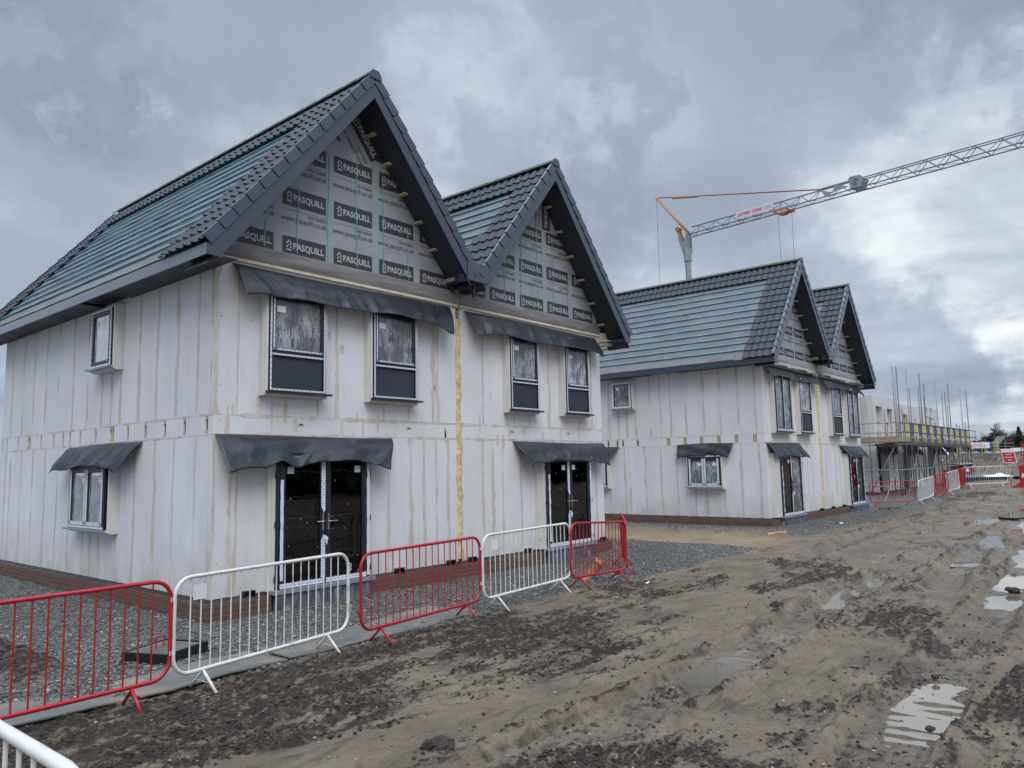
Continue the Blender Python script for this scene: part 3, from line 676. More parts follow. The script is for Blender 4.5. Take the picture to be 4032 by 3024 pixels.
def strip(mb, F, a, z0, z1, w, seed, d=.0025):
    """jointing compound smeared over a board joint: ragged, swelling and fading, with a hairline seam"""
    rg = random.Random(seed); n = max(6, int((z1-z0)/.035)); ph = rg.random()*900; wid = w*(.75+.7*rg.random()); dr = rg.uniform(-.35, .35)
    zz = np.linspace(z0, z1, n+1)
    L0 = fbm(zz*1.3+ph, zz*0+ph, 1.6, 5, 5, .66); R0 = fbm(zz*1.3+ph, zz*0+ph+40, 1.6, 5, 6, .66); K = sstep(.34, .50, fbm(zz*.75+ph, zz*0+ph+9, 1.0, 4, 8, .6)+.05)
    mid = (fbm(zz*.5+ph, zz*0+77, 1, 2, 15)-.5)*.03
    for i in range(n):
        q = [a+mid[j]-wid*(.03+K[j]*(.10+1.25*max(0, L0[j]-.32)*2)*(1-dr)) for j in (i, i+1)]; p = [a+mid[j]+wid*(.03+K[j]*(.10+1.25*max(0, R0[j]-.32)*2)*(1+dr)) for j in (i, i+1)]
        mb.quad(F(q[0], d, zz[i]), F(p[0], d, zz[i]), F(p[1], d, zz[i+1]), F(q[1], d, zz[i+1]))
def ringb(mb, F, a0, a1, z0, z1, w, d0, d1, mi=0, sides='lrtb'):
    T = TT(F)
    if 'b' in sides: mb.box((a0, d0, z0), (a1, d1, z0+w), mi, T)
    if 't' in sides: mb.box((a0, d0, z1-w), (a1, d1, z1), mi, T)
    zb = z0+(w if 'b' in sides else 0); zt = z1-(w if 't' in sides else 0)
    if 'l' in sides: mb.box((a0, d0, zb), (a0+w, d1, zt), mi, T)
    if 'r' in sides: mb.box((a1-w, d0, zb), (a1, d1, zt), mi, T)
def window(parent, F, a0, a1, z0, z1, kind, sidedir=1, film='glass_film'):
    """a0..a1, z0..z1: outer edge of the projecting surround"""
    T = TT(F); g = .075 if kind != 'small' else .085; D1 = .17
    if kind == 'pair_side': gl = .16
    else: gl = g
    fa0, fa1, fz0, fz1 = (a0+gl, a1-.06, z0+.075, z1-.05)
    if kind == 'panel_pad': pass
    m = MB(); ringb(m, F, fa0, fa1, fz0, fz1, .05, D1-.07, D1+.012)
    fw = m.build('window', 'frame_black', parent, normals=True, bevel=.003)
    m = MB(); ringb(m, F, a0, a1, z0, z1, .035, 0.001, D1-.045); ringb(m, F, a0+.02, a1-.02, z0+.02, z1-.02, .05, D1-.044, D1-.008)
    m.build('surround', 'reveal_box', fw, normals=True, bevel=.004)
    m = MB(); m.box((fa0-.05, D1-.01, fz0-.035), (fa1+.09, D1+.075, fz0-.004), 0, T); m.build('sill', 'frame_black' if F is FR else 'dark_metal_edge', fw, normals=True)
    tp = MB(); d0, d1 = D1+.0125, D1+.016
    if kind == 'panel':
        zm = fz0+(fz1-fz0)*.385
        m = MB(); m.box((fa0+.05, D1-.06, zm-.05), (fa1-.05, D1+.012, zm+.03), 0, T); m.build('transom', 'frame_black', fw, normals=True)
        m = MB(); m.box((fa0+.05, D1-.03, fz0+.05), (fa1-.05, D1-.018, zm-.05), 0, T); m.build('infill_panel', 'anthracite_soffit', fw, normals=True)
        m = MB(); m.quad(F(fa0+.09, D1-.012, zm+.07), F(fa1-.09, D1-.012, zm+.07), F(fa1-.09, D1-.012, fz1-.09), F(fa0+.09, D1-.012, fz1-.09)); m.build('pane', film, fw)
        m = MB(); ringb(m, F, fa0+.05, fa1-.05, zm+.03, fz1-.05, .05, D1-.04, D1+.02); m.build('sash', 'frame_black', fw, normals=True, bevel=.003)
        ringb(tp, F, fa0+.012, fa1-.012, fz0+.012, zm, .028, d0, d1, sides='lb'); tp.box((fa1-.040, d0, fz0+.04), (fa1-.012, d1, fz1-.05), 0, T); tp.box((fa0+.012, d0, zm), (fa0+.04, d1, fz1-.05), 0, T)
        tp.box((fa0+.05, d0, zm-.035), (fa1-.05, d1, zm-.008), 0, T); tp.box((fa0+.062, D1+.0205, zm+.045), (fa1-.062, D1+.024, zm+.072), 0, T); tp.box((fa0+.06, D1+.0205, zm+.073), (fa0+.085, D1+.024, fz1-.07), 0, T)
        m = MB()
        for a in (fa0+.075, fa1-.105): m.box((a, D1+.0245, zm+.04), (a+.045, D1+.027, zm+.085), 0, T)
        for _ in range(6):
            a = random.uniform(fa0+.15, fa1-.15); z = random.uniform(zm+.15, fz1-.3); m.box((a, D1-.011, z), (a+.025, D1-.005, z+.022), 0, T)
        m.build_each('corner_pad', 'blue_pad', fw, normals=True)
        m = MB(); m.box((fa0+.14, D1-.011, fz1-.30), (fa0+.29, D1-.006, fz1-.20), 0, T); m.build('sticker', 'sticker', fw, normals=True)
    elif kind in ('pair', 'pair_side', 'tall_pair'):
        mid = (fa0+fa1)/2; tw = .075 if kind != 'tall_pair' else .03
        for k, (b0, b1) in enumerate(((fa0+.05, mid-.005), (mid+.005, fa1-.05))):
            m = MB(); ringb(m, F, b0, b1, fz0+.05, fz1-.05, .07, D1-.04, D1+.02); s = m.build('sash', 'frame_black', fw, normals=True, bevel=.003)
            m = MB(); m.quad(F(b0+.07, D1-.012, fz0+.12), F(b1-.07, D1-.012, fz0+.12), F(b1-.07, D1-.012, fz1-.12), F(b0+.07, D1-.012, fz1-.12)); m.build('pane', film, fw)
            ringb(tp, F, b0+.004, b1-.004, fz0+.054, fz1-.06, tw*.86, D1+.0205, D1+.024, sides='lrb')
            m = MB(); m.box((b0+.1, D1-.011, fz1-.30), (b0+.24, D1-.006, fz1-.20), 0, T); m.build('sticker', 'sticker', fw, normals=True)
            m = MB()
            for a in (b0+.02, b1-.07): m.box((a, D1+.0245, fz0+.07), (a+.05, D1+.027, fz0+.12), 0, T)
            m.build_each('corner_pad', 'blue_pad', fw, normals=True)
        tp.box((fa0+.01, d0, fz0+.006), (fa1-.01, d1, fz0+.045), 0, T)
    else:
        m = MB(); ringb(m, F, fa0+.05, fa1-.05, fz0+.05, fz1-.05, .055, D1-.04, D1+.02); m.build('sash', 'frame_black', fw, normals=True, bevel=.003)
        m = MB(); m.quad(F(fa0+.1, D1-.012, fz0+.1), F(fa1-.1, D1-.012, fz0+.1), F(fa1-.1, D1-.012, fz1-.1), F(fa0+.1, D1-.012, fz1-.1)); m.build('pane', film, fw)
        w = .03 if kind == 'small' else .07
        ringb(tp, F, fa0+.01, fa1-.01, fz0+.01, fz1-.01, w, D1+.0205 if kind != 'small' else d0, D1+.024)
        m = MB(); m.box((fa1-.30, D1-.011, fz1-.30), (fa1-.18, D1-.006, fz1-.19), 0, T); m.build('sticker', 'sticker', fw, normals=True)
        m = MB(); m.box((fa0+.08, D1+.0245, fz0+.06), (fa0+.14, D1+.027, fz0+.11), 0, T); m.build_each('corner_pad', 'blue_pad', fw, normals=True)
    tp.build('protective_tape', 'tape', fw, normals=True)
    return (a0+.03, a1-.03, z0+.03, z1-.03)
def door(parent, F, a0, fa0, fa1, z1, film_right=False, sd_=0):
    """french doors: surround starts at a0, frame fa0..fa1"""
    T = TT(F); D1 = .17; z0 = 0.0
    m = MB(); ringb(m, F, fa0, fa1, z0, z1, .06, D1-.07, D1+.012, sides='lrt')
    fw = m.build('double_door', 'frame_black', parent, normals=True, bevel=.003)
    m = MB(); m.box((a0, .001, z0), (a0+.05, .09, z1), 0, T); m.box((a0+.05, .001, z0), (a0+.10, .125, z1), 0, T); m.box((a0+.10, .001, z0), (fa0-.001, .155, z1), 0, T); m.box((fa1+.001, .001, z0), (fa1+.05, .11, z1), 0, T)
    m.build('surround', 'reveal_box', fw, normals=True, bevel=.003)
    mid = (fa0+fa1)/2; leaves = ((fa0+.06, mid-.004), (mid+.004, fa1-.06))
    for k, (b0, b1) in enumerate(leaves):
        m = MB(); ringb(m, F, b0, b1, z0+.02, z1-.06, .095, D1-.04, D1+.02); m.build('door_leaf', 'frame_black', fw, normals=True, bevel=.003)
        m = MB(); m.quad(F(b0+.095, D1-.008, z0+.115), F(b1-.095, D1-.008, z0+.115), F(b1-.095, D1-.008, z1-.155), F(b0+.095, D1-.008, z1-.155)); m.build('pane', 'glass_film' if (film_right and k == 1) else 'glass', fw)
        m = MB(); a = b0+.14 if k == 0 and sd_ == 0 else b1-.24
        if sd_: a = b1-.26 if k == 0 else b0+.12
        m.box((a, D1-.007, z1-.33), (a+.12, D1-.003, z1-.22), 0, T); m.build('sticker', 'sticker', fw, normals=True)
        m = MB(); rg = random.Random(int(a0*10)+k)
        for q in range(6):
            a = rg.uniform(b0+.11, b1-.13); z = rg.uniform(.25, z1-.25); m.box((a, D1-.007, z), (a+.020, D1-.002, z+.026), 0, T)
        m.build_each('glass_pad', 'blue_pad', fw, normals=True)
        hx = (b1-.05) if k == 0 else (b0+.05); sg = -1 if k == 0 else 1
        m = MB(); m.box((hx-.015, D1+.0205, .86), (hx+.015, D1+.03, 1.12), 0, T); m.tube([F(hx, D1+.03, 1.0), F(hx, D1+.07, 1.0), F(hx+sg*.02, D1+.075, 1.0), F(hx+sg*.14, D1+.075, 1.0)], .008, 6); m.build('handle', 'handle_metal', fw, normals=True)
        m = MB(); m.box((b0+.01, D1+.0205, .03), (b1-.01, D1+.024, .105), 0, T)
        m.build('protective_tape', 'tape', fw, normals=True)
    # tape on the stiles, partly torn off
    m = MB(); x = leaves[0][1]-.045; m.box((x-.035, D1+.0205, 1.25), (x+.042, D1+.024, z1-.08), 0, T)
    rgx = random.Random(5)
    m.poly([F(x-.035, D1+.0215, 1.25), F(x+.042, D1+.0215, 1.25), F(x+.02, D1+.045, 1.17), F(x+.005, D1+.03, 1.12), F(x-.02, D1+.04, 1.18)])
    m.box((x-.035, D1+.0205, .11), (x+.042, D1+.024, .70), 0, T); m.poly([F(x-.035, D1+.0215, .70), F(x+.042, D1+.0215, .70), F(x+.045, D1+.06, .62), F(x+.07, D1+.07, .74), F(x+.0, D1+.03, .80)])
    m.box((leaves[1][0], D1+.0205, z1-.115), (leaves[1][1]-.02, D1+.024, z1-.065), 0, T); m.box((leaves[0][0]+.08, D1+.0205, z1-.105), (leaves[0][1]-.08, D1+.024, z1-.065), 0, T)
    m.build('protective_tape', 'tape', fw, normals=True)
    m = MB()
    for (xx, w, hz0, hz1) in ((fa0+.065, .055, .15, z1-.42), (fa1-.06, .062, .05, z1-.06)):
        n = 26
        def wob(u, v, xx=xx, w=w, hz0=hz0, hz1=hz1):
            z = hz0+(hz1-hz0)*v; k = sum(math.exp(-((z-c)/.035)**2) for c in (.18, 1.0, 1.75)); 
            return F(xx+w*(u-.0)*(1-.25*k)+.018*k, D1+.024+.03*k*math.sin(u*3.14)+.004*math.sin(z*23+u*2), z)
        m.grid(wob, 3, n)
    m.build_each('protective_film', 'tape_plain', fw, smooth=True)
    m = MB()
    for z in (.18, 1.0, 1.75): m.box((fa1+.001, D1-.02, z-.05), (fa1+.02, D1+.03, z+.05), 0, T); m.box((fa0-.012, D1-.02, z-.05), (fa0-.001, D1+.03, z+.05), 0, T)
    m.build_each('hinge', 'black_plastic', fw, normals=True)
    m = MB(); m.box((fa0-.05, -.02, -.045), (fa1+.09, D1+.08, 0.018), 0, T); m.build('threshold', 'dark_metal_edge', fw, normals=True, bevel=.004)
    rg = random.Random(int(a0*10))
    m = MB(); m.grid(lambda u, v: F(fa0+.02+(fa1-fa0-.02)*u, .22+.02*math.sin(u*19)*v+.015*math.sin(u*41+v*3), -.046-.36*v), 40, 8); m.box((fa0+.03, 0, -.5), (fa1-.02, .2, -.046), 0, T)
    m.build('upstand', 'dpc_rough', fw, smooth=True)
    return (fa0+.02, fa1-.02, 0.0, z1-.02)
def flap(parent, F, a0, a1, zt, bl, br, drop, out, seed, bumps=(), dip=None, name='damp_proof_flap', mt='dpc_flap'):
    """sheet nailed along its top edge; bl, br: where its lower corners hang; bumps: (pos, width, lift) of the lower edge"""
    rg = random.Random(seed); ph = [rg.random()*6 for _ in range(6)]
    def fn(u, v):
        e = v
        wave = .035*math.sin(u*7+ph[0]) + .022*math.sin(u*15+ph[1]) + .012*math.sin(u*31+ph[2])
        lift = sum(h*math.exp(-((u-c)/w)**2) for c, w, h in bumps)
        al = a0+(a1-a0)*u; ab = bl+(br-bl)*u
        a = al*(1-e)+ab*e
        edge = math.exp(-(u/.05)**2)+math.exp(-((1-u)/.05)**2)
        L_ = abs(a1-a0); fx = (u*L_+e*.35*math.sin(ph[5]))*1.1+ph[0]*3
        fold = fbm(np.array([fx]), np.array([e*.30+ph[1]]), 1.6, 4, 19, .55)[0]; ridge = 1-abs(fold-.5)*2
        d = .006 + out*(e**.75)*(1+.15*edge) + wave*e*.8 + (ridge**3-.4)*.05*min(1, e*1.6) + .03*math.sin(u*9+e*5+ph[3])*e*(1-e)*2
        z = zt + .012*math.sin(u*5+ph[4])*(1-e) + .006*(fold-.5)*(1-e) - drop*e + lift*e*e + wave*.35*e + (fold-.5)*.07*e - .07*edge*e*(1 if u > .5 else .8)
        return F(a, max(.004, d), z)
    m = MB(); m.grid(fn, 110, 14); return m.build(name, mt, parent, smooth=True, solid=.004)
def tiles(parent, P, SLEN, rows, y0f, y1f, name='roof_tiles', phase=0.):
    """rows of single-roll tiles; y0f/y1f give each row's extent"""
    g = SLEN/14.15; m = MB(); pitch = .222
    for r in rows:
        ya, yb = y0f(r), y1f(r); n = max(2, int(round((yb-ya)/pitch*9)))
        s0 = r*g-.02; s1 = (r+1)*g+.03
        def prof(y):
            q = ((y-phase)/pitch) % 1.0
            return .034*math.exp(-((q-.5)/.17)**2) - .012*math.exp(-(((q+.5) % 1-.5)/.3)**2)
        k = len(m.v); js = random.uniform(-.003, .003)
        for i in range(n+1):
            y = ya+(yb-ya)*i/n; h = prof(y); w = .010*math.cos(((y-phase)/pitch % 1-.5)*2*math.pi)
            m.v += [P(s0-w+js, y, .052+h), P(s0-w+js, y, .078+h), P(s1, y, .040+h)]
        for i in range(n):
            a = k+i*3; m.f.append((a, a+1, a+4, a+3)); m.m.append(0); m.f.append((a+1, a+2, a+5, a+4)); m.m.append(0)
    o = m.build(name, 'tile', parent, smooth=True)
    md = o.modifiers.new('sharp', 'EDGE_SPLIT'); md.split_angle = R(55)
    return o
def house(ox, oy, oz, spec, label):
    H = empty('unfinished_house', (ox, oy, oz), 0, label, 'house', 'timber frame houses clad in pale boards'); rg = random.Random(spec['seed'])
    # --- openings first
    fo = []; so = []
    for wdw in spec['front_windows']: fo.append(window(H, FR, *wdw[:4], wdw[4], film=wdw[5]))
    for dr in spec['doors']: fo.append(door(H, FR, *dr))
    for wdw in spec['side_windows']: so.append(window(H, SD, *wdw[:4], wdw[4], film=wdw[5]))
    zj = 2.67
    for a, w in spec['joists']: so.append((a-w/2, a+w/2, zj-.275, zj-.025, .035))
    # --- walls
    for k, (a0, a1) in enumerate(((0, PW-.035), (PW+.065, HX))):
        m = MB(); wallgrid(m, FR, a0, a1, 0, WT, [h for h in fo if a0 < h[0] < a1]); wl = m.build('wall', 'wall_board', H)
        m = MB(); i = 0
        wins = [w for w in spec['front_windows'] if a0 < w[0] < a1]; drs = [d for d in spec['doors'] if a0 < d[0] < a1]
        for a in spec['front_up']:
            if not a0-.1 < a < a1: continue
            i += 1; blk = [w for w in wins if w[0]-.06 < a < w[1]+.06]; top = blk[0][2]-.02 if blk else WT-.02
            strip(m, FR, a, zj+.02, top, .050, rg.random()*1000)
        for a in spec['front_lo']:
            if not a0-.1 < a < a1: continue
            blk = [d for d in drs if d[0]-.05 < a < d[2]+.05]
            strip(m, FR, a, 2.42 if blk else .03, zj-.03 if blk else 2.37, .046, rg.random()*1000)
        for _ in range(16):                                   # stray smears of compound
            x, z = rg.uniform(a0+.1, a1-.2), rg.choice([rg.uniform(2.3, 2.8), rg.uniform(2.35, 2.75), rg.uniform(.2, 4.6)])
            if any(h[0]-.15 < x < h[1]+.15 and h[2]-.1 < z < h[3]+.1 for h in fo): continue
            rx_, rz_ = rg.uniform(.012, .045), rg.uniform(.06, .26); pts = []
            for j in range(14):
                th = j/14*6.283; k = .45+1.1*fbm(np.array([math.cos(th)*1.5+x*9]), np.array([math.sin(th)*1.5+z*7]), 1.2, 3, 61)[0]; pts.append(FR(x+rx_*k*math.cos(th), .0021, z+rz_*k*math.sin(th)))
            m.poly(pts)
        for zz in (zj, 2.38):                                 # horizontal joints of the floor band
            n = int((a1-a0)/.1)
            for q in range(n):
                w0 = .006+.03*max(0, fbm(np.array([q*.37]), np.array([zz*9+k*5]), 1, 3, 3)[0]-.42)*4; w1 = .006+.03*max(0, fbm(np.array([(q+1)*.37]), np.array([zz*9+k*5]), 1, 3, 3)[0]-.42)*4
                x0 = a0+q*(a1-a0)/n; x1 = a0+(q+1)*(a1-a0)/n; m.quad(FR(x0, .0022, zz-w0), FR(x1, .0022, zz-w1), FR(x1, .0022, zz+w1*.7), FR(x0, .0022, zz+w0*.7))
        m.build('joint_filler', 'joint_filler', wl)
    m = MB(); wallgrid(m, SD, 0, DEP, 0, 4.93, so); wl = m.build('wall', 'wall_board', H, normals=False)
    m = MB()
    for a in spec['side_up']:
        blk = [w for w in spec['side_windows'] if w[0]-.05 < a < w[1]+.05 and w[2] > 2.6]; strip(m, SD, a, zj+.03, blk[0][2]-.02 if blk else 4.9, .050, rg.random()*1000)
    for a in spec['side_lo']:
        blk = [w for w in spec['side_windows'] if w[0]-.05 < a < w[1]+.05 and w[2] < 2.6]; strip(m, SD, a, .02, blk[0][2]-.02 if blk else 2.36, .048, rg.random()*1000)
    for zz in (zj, 2.37):
        n = int(DEP/.1)
        for q in range(n):
            w0 = .004+.022*max(0, fbm(np.array([q*.37]), np.array([zz*7]), 1, 3, 3)[0]-.42)*4; w1 = .004+.022*max(0, fbm(np.array([(q+1)*.37]), np.array([zz*7]), 1, 3, 3)[0]-.42)*4
            m.quad(SD(q*.1, .0022, zz-w0), SD(q*.1+.1, .0022, zz-w1), SD(q*.1+.1, .0022, zz+w1*.7), SD(q*.1, .0022, zz+w0*.7))
    m.build('joint_filler', 'joint_filler', wl)
    m = MB()
    for a, w in spec['joists']:
        m = MB(); m.box((a-w/2+.001, -.034, zj-.274), (a+w/2-.001, -.026, zj-.026), 0, TT(SD)); m.box((a-w/2+.006, -.0255, zj-.07), (a+w/2-.006, -.004, zj-.028), 1, TT(SD)); m.box((a-w/2+.006, -.0255, zj-.27), (a+w/2-.006, -.004, zj-.232), 1, TT(SD))
        if w > .1: m.box((a-.015, -.0255, zj-.231), (a+.03, -.010, zj-.071), 1, TT(SD))
        m.build('joist_end', ['board_dark' if w < .1 else 'timber', 'timber'], wl, normals=True)
    m = MB(); m.quad((HX, 0, 0), (HX, DEP, 0), (HX, DEP, WT-.1), (HX, 0, WT-.1)); m.build('wall', 'wall_board', H)
    m = MB(); m.quad((HX, DEP, 0), (0, DEP, 0), (0, DEP, WT), (HX, DEP, WT))
    for a, b_, rx in ((0, PW, RX1), (PW, HX, RX2)): m.poly([(a, DEP, WT), (b_, DEP, WT), (b_, DEP, roofz(b_, 1 if rx == RX1 else 2)-.2), (rx, DEP, roofz(rx, 1 if rx == RX1 else 2)-.3), (a, DEP, roofz(a, 1 if rx == RX1 else 2)-.2)][::-1])
    m.build('wall', 'wall_board', H)
    # screws near the corner
    m = MB()
    for k in range(9): z = .5+k*.52; m.box((.085+.01*rg.random(), .0005, z), (.095+.012*rg.random(), .004, z+.014), 0, TT(FR))
    for _ in range(16):
        a, z = rg.uniform(.3, 4.9), rg.uniform(.3, 4.5); m.box((a, .0005, z), (a+.012, .003, z+.012), 0, TT(FR))
    m.build_each('screw', 'frame_black', H, normals=True)
    # little vents of the floor band
    m = MB()
    for a in spec['vents']:
        m = MB(); m.box((a, .0008, 2.53), (a+.13, .006, 2.60), 0, TT(FR)); m.box((a+.03, .0065, 2.545), (a+.10, .010, 2.565), 1, TT(FR))
        m.build('vent', ['reveal_box', 'frame_black'], H, normals=True)
    # inside: floors and a cross wall so that the rooms are dark
    m = MB()
    for z in (0.0, 2.55): m.quad((.02, .02, z), (HX-.02, .02, z), (HX-.02, DEP-.02, z), (.02, DEP-.02, z))
    m.quad((.02, .02, WT-.1), (HX-.02, .02, WT-.1), (HX-.02, DEP-.02, WT-.1), (.02, DEP-.02, WT-.1))
    m.quad((.02, 4.0, 0), (HX-.02, 4.0, 0), (HX-.02, 4.0, WT-.1), (.02, 4.0, WT-.1)); m.quad((PW, .02, 0), (PW, DEP, 0), (PW, DEP, WT-.1), (PW, .02, WT-.1))
    m.build('interior', 'interior', H)
    # party gap with mineral wool
    m = MB(); n = 90
    def wool(u, v):
        z = .05+(WT-.3)*v; th = -.3+u*(math.pi+.6); q = fbm(np.array([z*4.+spec['seed']]), np.array([u*3.]), 1.3, 4, 13, .6)[0]
        rr = .035+.075*q; return (PW+.015-math.cos(th)*rr*.95+.02*math.sin(z*9)*math.sin(z*3.3), .012-math.sin(th)*rr*.8, z)
    m.grid(wool, 8, 150); m.build('party_wall_insulation', 'wool', H, smooth=True)
    m = MB(); m.quad((PW-.035, .06, 0), (PW+.065, .06, 0), (PW+.065, .06, WT+.3), (PW-.035, .06, WT+.3)); m.build('party_gap', 'board_dark', H)
    m = MB(); m.box((PW-.10, -.03, WT-.02), (PW-.02, .05, WT+.42)); m.box((PW+.05, -.028, WT-.04), (PW+.12, .05, WT+.30)); m.box((PW-.02, -.012, WT-.02), (PW+.045, .05, WT+.42), 1); m.box((PW-.02, -.036, WT-.25), (PW+.03, .0, WT-.06), 2)
    m.build_each('packing_timber', ['timber', 'timber_pale', 'osb'], H, normals=True, bevel=.004)
    # plinth
    m = MB(); z0, z1 = -.7, -.045
    dd = [(d[1]-.01, d[2]-.01) for d in spec['doors']]; cuts = [-.115]+[c for p in dd for c in p]+[HX+.13]
    for i in range(0, len(cuts), 2): m.box((cuts[i], -.115, z0), (cuts[i+1], .0, z1))
    m.box((-.115, .001, z0), (0, DEP+.1, z1)); m.box((HX, .001, z0), (HX+.13, DEP+.1, z1))
    m.build('plinth', 'brick', H, normals=True)
    m = MB(); n = 120
    def dpc(u, v): x = -.05+(HX+.1)*u; return (x, -.018-.05*v-.012*math.sin(x*13)*v-.01*math.sin(x*37)*v, .004-.052*v-.006*math.sin(x*21))
    m.grid(dpc, n, 3)
    def dpc2(u, v): y = -.05+(DEP)*u; return (-.018-.05*v-.012*math.sin(y*11)*v-.01*math.sin(y*31)*v, y, .004-.052*v-.006*math.sin(y*17))
    m.grid(dpc2, n, 3); m.build('damp_proof_course', 'black_plastic', H, smooth=True)
    m = MB()
    for a in spec['plinth_vents']:
        m = MB(); ringb(m, FR, a, a+.19, -.045, .055, .012, -.02, .075); m.box((a+.012, .0, -.033), (a+.178, .02, .043), 0, TT(FR))
        m.build('air_brick', 'black_plastic', H, normals=True)
    # --- gables: printed membrane
    for roof in (1, 2):
        rx = RX1 if roof == 1 else RX2; a0, a1 = (0, PW-.03) if roof == 1 else (PW+.06, HX)
        m = MB()
        def mem(u, v, rx=rx, a0=a0, a1=a1, roof=roof, side=0):
            x = a0+(a1-a0)*u; zt = roofz(x, roof)-.16; zb = WT+.30; z = zb+(max(zt, zb+.01)-zb)*v
            return (x, -.012-.010*fbm(np.array([x*1.2]), np.array([z*1.0+roof*9]), 1.2, 3, 4)[0], z)
        m.grid(mem, 48, 30); gm = m.build('membrane', 'membrane', H, smooth=True)
        m = MB()
        def mem2(u, v, a0=a0, a1=a1):
            x = a0-.01+(a1-a0+.02)*u; z = WT+.045+.262*v; w = fbm(np.array([x*.9]), np.array([z*7.]), 1.3, 3, 44)[0]
            return (x, -.028-.045*w*math.sin(v*math.pi)**.7, z)
        m.grid(mem2, 60, 12); m.build('membrane_hem', spec['hem'], H, smooth=True)
        # print, clipped to the gable
        pm = MB(); off = .1 if roof == 1 else -.017
        for r in range(4):
            for c_ in range(-1, 6):
                x = a0+off+c_*1.0 + (0 if roof == 1 else -.055); z = 5.325+r*.825
                if r == 3: continue
                if roofz(x+.4, roof) < z-.3: continue
                logo(pm, x, z, -.0265, 0, r > 0)
        if spec['seed'] == 1 and roof == 1:
            logo(pm, 2.93, 7.42, -.0275, R(63)-math.pi/2-.85+.0, True) if False else None
            logo(pm, 2.40, 8.05, -.0275, R(-52), True); pm.poly([(2.98, -.0275, 7.47), (3.30, -.0275, 7.42), (3.17, -.0275, 7.62)]); pm.poly([(2.02, -.0275, 7.62), (2.24, -.0275, 7.56), (2.12, -.0275, 7.80)])
        elif roof == 2: logo(pm, 7.98, 8.15, -.0275, R(-90), True)
        me = bpy.data.meshes.new('p'); me.from_pydata(pm.v, [], pm.f); me.polygons.foreach_set('material_index', pm.m)
        bm = bmesh.new(); bm.from_mesh(me)
        for sgn in (-1, 1):
            co = Vector((rx, 0, roofz(rx, roof)-.20)); no = Vector((sgn*SL, 0, 1)).normalized(); bmesh.ops.bisect_plane(bm, geom=bm.verts[:]+bm.edges[:]+bm.faces[:], plane_co=co, plane_no=no, clear_outer=True)
        for co, no in (((a0, 0, 0), (-1, 0, 0)), ((a1, 0, 0), (1, 0, 0))): bmesh.ops.bisect_plane(bm, geom=bm.verts[:]+bm.edges[:]+bm.faces[:], plane_co=co, plane_no=no, clear_outer=True)
        bm.to_mesh(me); bm.free()
        for mm in ('print_dark', 'print_light', 'print_text'): me.materials.append(MATS[mm])
        me.name = 'membrane_print'; o = bpy.data.objects.new('membrane_print', me); COL.objects.link(o); o.parent = gm
        for x in (np.arange(.778, 5, .603) if roof == 1 else np.arange(5.992, 10, .588)):      # green battening straps
            m = MB(); zt = min(roofz(x, roof)-.75, 7.35 if roof == 1 else 8.2); w = .009; n = 10; ph_ = rg.random()*6
            if zt < 5.6: continue
            m.grid(lambda u, v: (x+w*(u-.5)*2+.012*math.sin(v*5+ph_), -.031-.004*math.sin(v*17+ph_), 5.36+(zt-5.36)*v), 1, n); m.build('strap', 'green_strap', gm)
        m = MB(); m.box((a0-.01, -.045, WT), (a1+.01, .02, WT+.045)); m.build('timber_rail', 'timber_pale', H, normals=True)
    # --- flaps
    for f in spec['flaps']: flap(H, *f)
    # --- roof
    half = RX1-EX; YB = DEP+.45
    VX = PW; 
    ROOF = None
    for roof in (1, 2):
        for side in (-1, 1):
            P, SLEN = slope_frame(roof, side)
            s_low = 0.0
            if (roof == 1 and side == 1) or (roof == 2 and side == -1): s_low = SLEN*(1-(VX-RX1 if roof == 1 else RX2-VX)/half)
            m = MB(); n0, n1 = (36, 60) if side == -1 else (4, 4)
            def felt(u, v, P=P, s_low=s_low, SLEN=SLEN):
                s = s_low+(SLEN-s_low)*u; y = YO+.02+(YB-YO-.02)*v; w = fbm(np.array([s*1.5]), np.array([y*.8]), 1.5, 4, 77+roof)[0]-.5
                return P(s, y, w*.035*math.sin(min(1, max(0, u))*math.pi)**.4)
            m.grid(felt, n0, n1)
            fo_ = m.build('roof', 'felt', H, smooth=True, solid=.0)
            # deck underside
            m = MB(); m.quad(P(s_low, YO+.03, -.09), P(SLEN, YO+.03, -.09), P(SLEN, YB, -.09), P(s_low, YB, -.09))
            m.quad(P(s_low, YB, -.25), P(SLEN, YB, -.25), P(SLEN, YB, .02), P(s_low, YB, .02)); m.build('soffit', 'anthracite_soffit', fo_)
            g = SLEN/14.15
            if side == -1:
                m = MB()
                for r in range(1, 14):
                    s = r*g+.30*g
                    if s < s_low+.05: continue
                    # each line of batten is several pieces
                    y = YO+.3
                    while y < YB-.1:
                        ln = rg.uniform(1.6, 4.2); y2 = min(y+ln, YB-.05); dn = rg.uniform(-.003, .003)
                        m.box((s-.019, y+.003, .012+dn), (s+.019, y2, .040+dn), 0, lambda a, b_, c, P=P: P(a, b_, c)); y = y2
                m.build('battens', 'batten', fo_, normals=True)
                fw = spec['tile_w']
                def y1f(r, roof=roof):
                    base = YO+fw + .03*math.sin(r*1.7)
                    if roof == 2: base = YO+ .78 + (max(0, 7-r)*.18 if spec['seed'] == 1 else 0)
                    return base
                rows_low = [r for r in range(0, 12) if (r+1)*g > s_low+.02]
                tiles(fo_, P, SLEN, rows_low, lambda r: YO+.01, y1f)
                tiles(fo_, P, SLEN, [12, 13], lambda r: YO+.01, lambda r: YB)
                tiles(fo_, P, SLEN, rows_low, lambda r: YB-.75, lambda r: YB, phase=.05)
            else:
                rows = [r for r in range(0, 14) if (r+1)*g > s_low+.02]; tiles(fo_, P, SLEN, rows, lambda r: YO+.01, lambda r: YO+1.2)
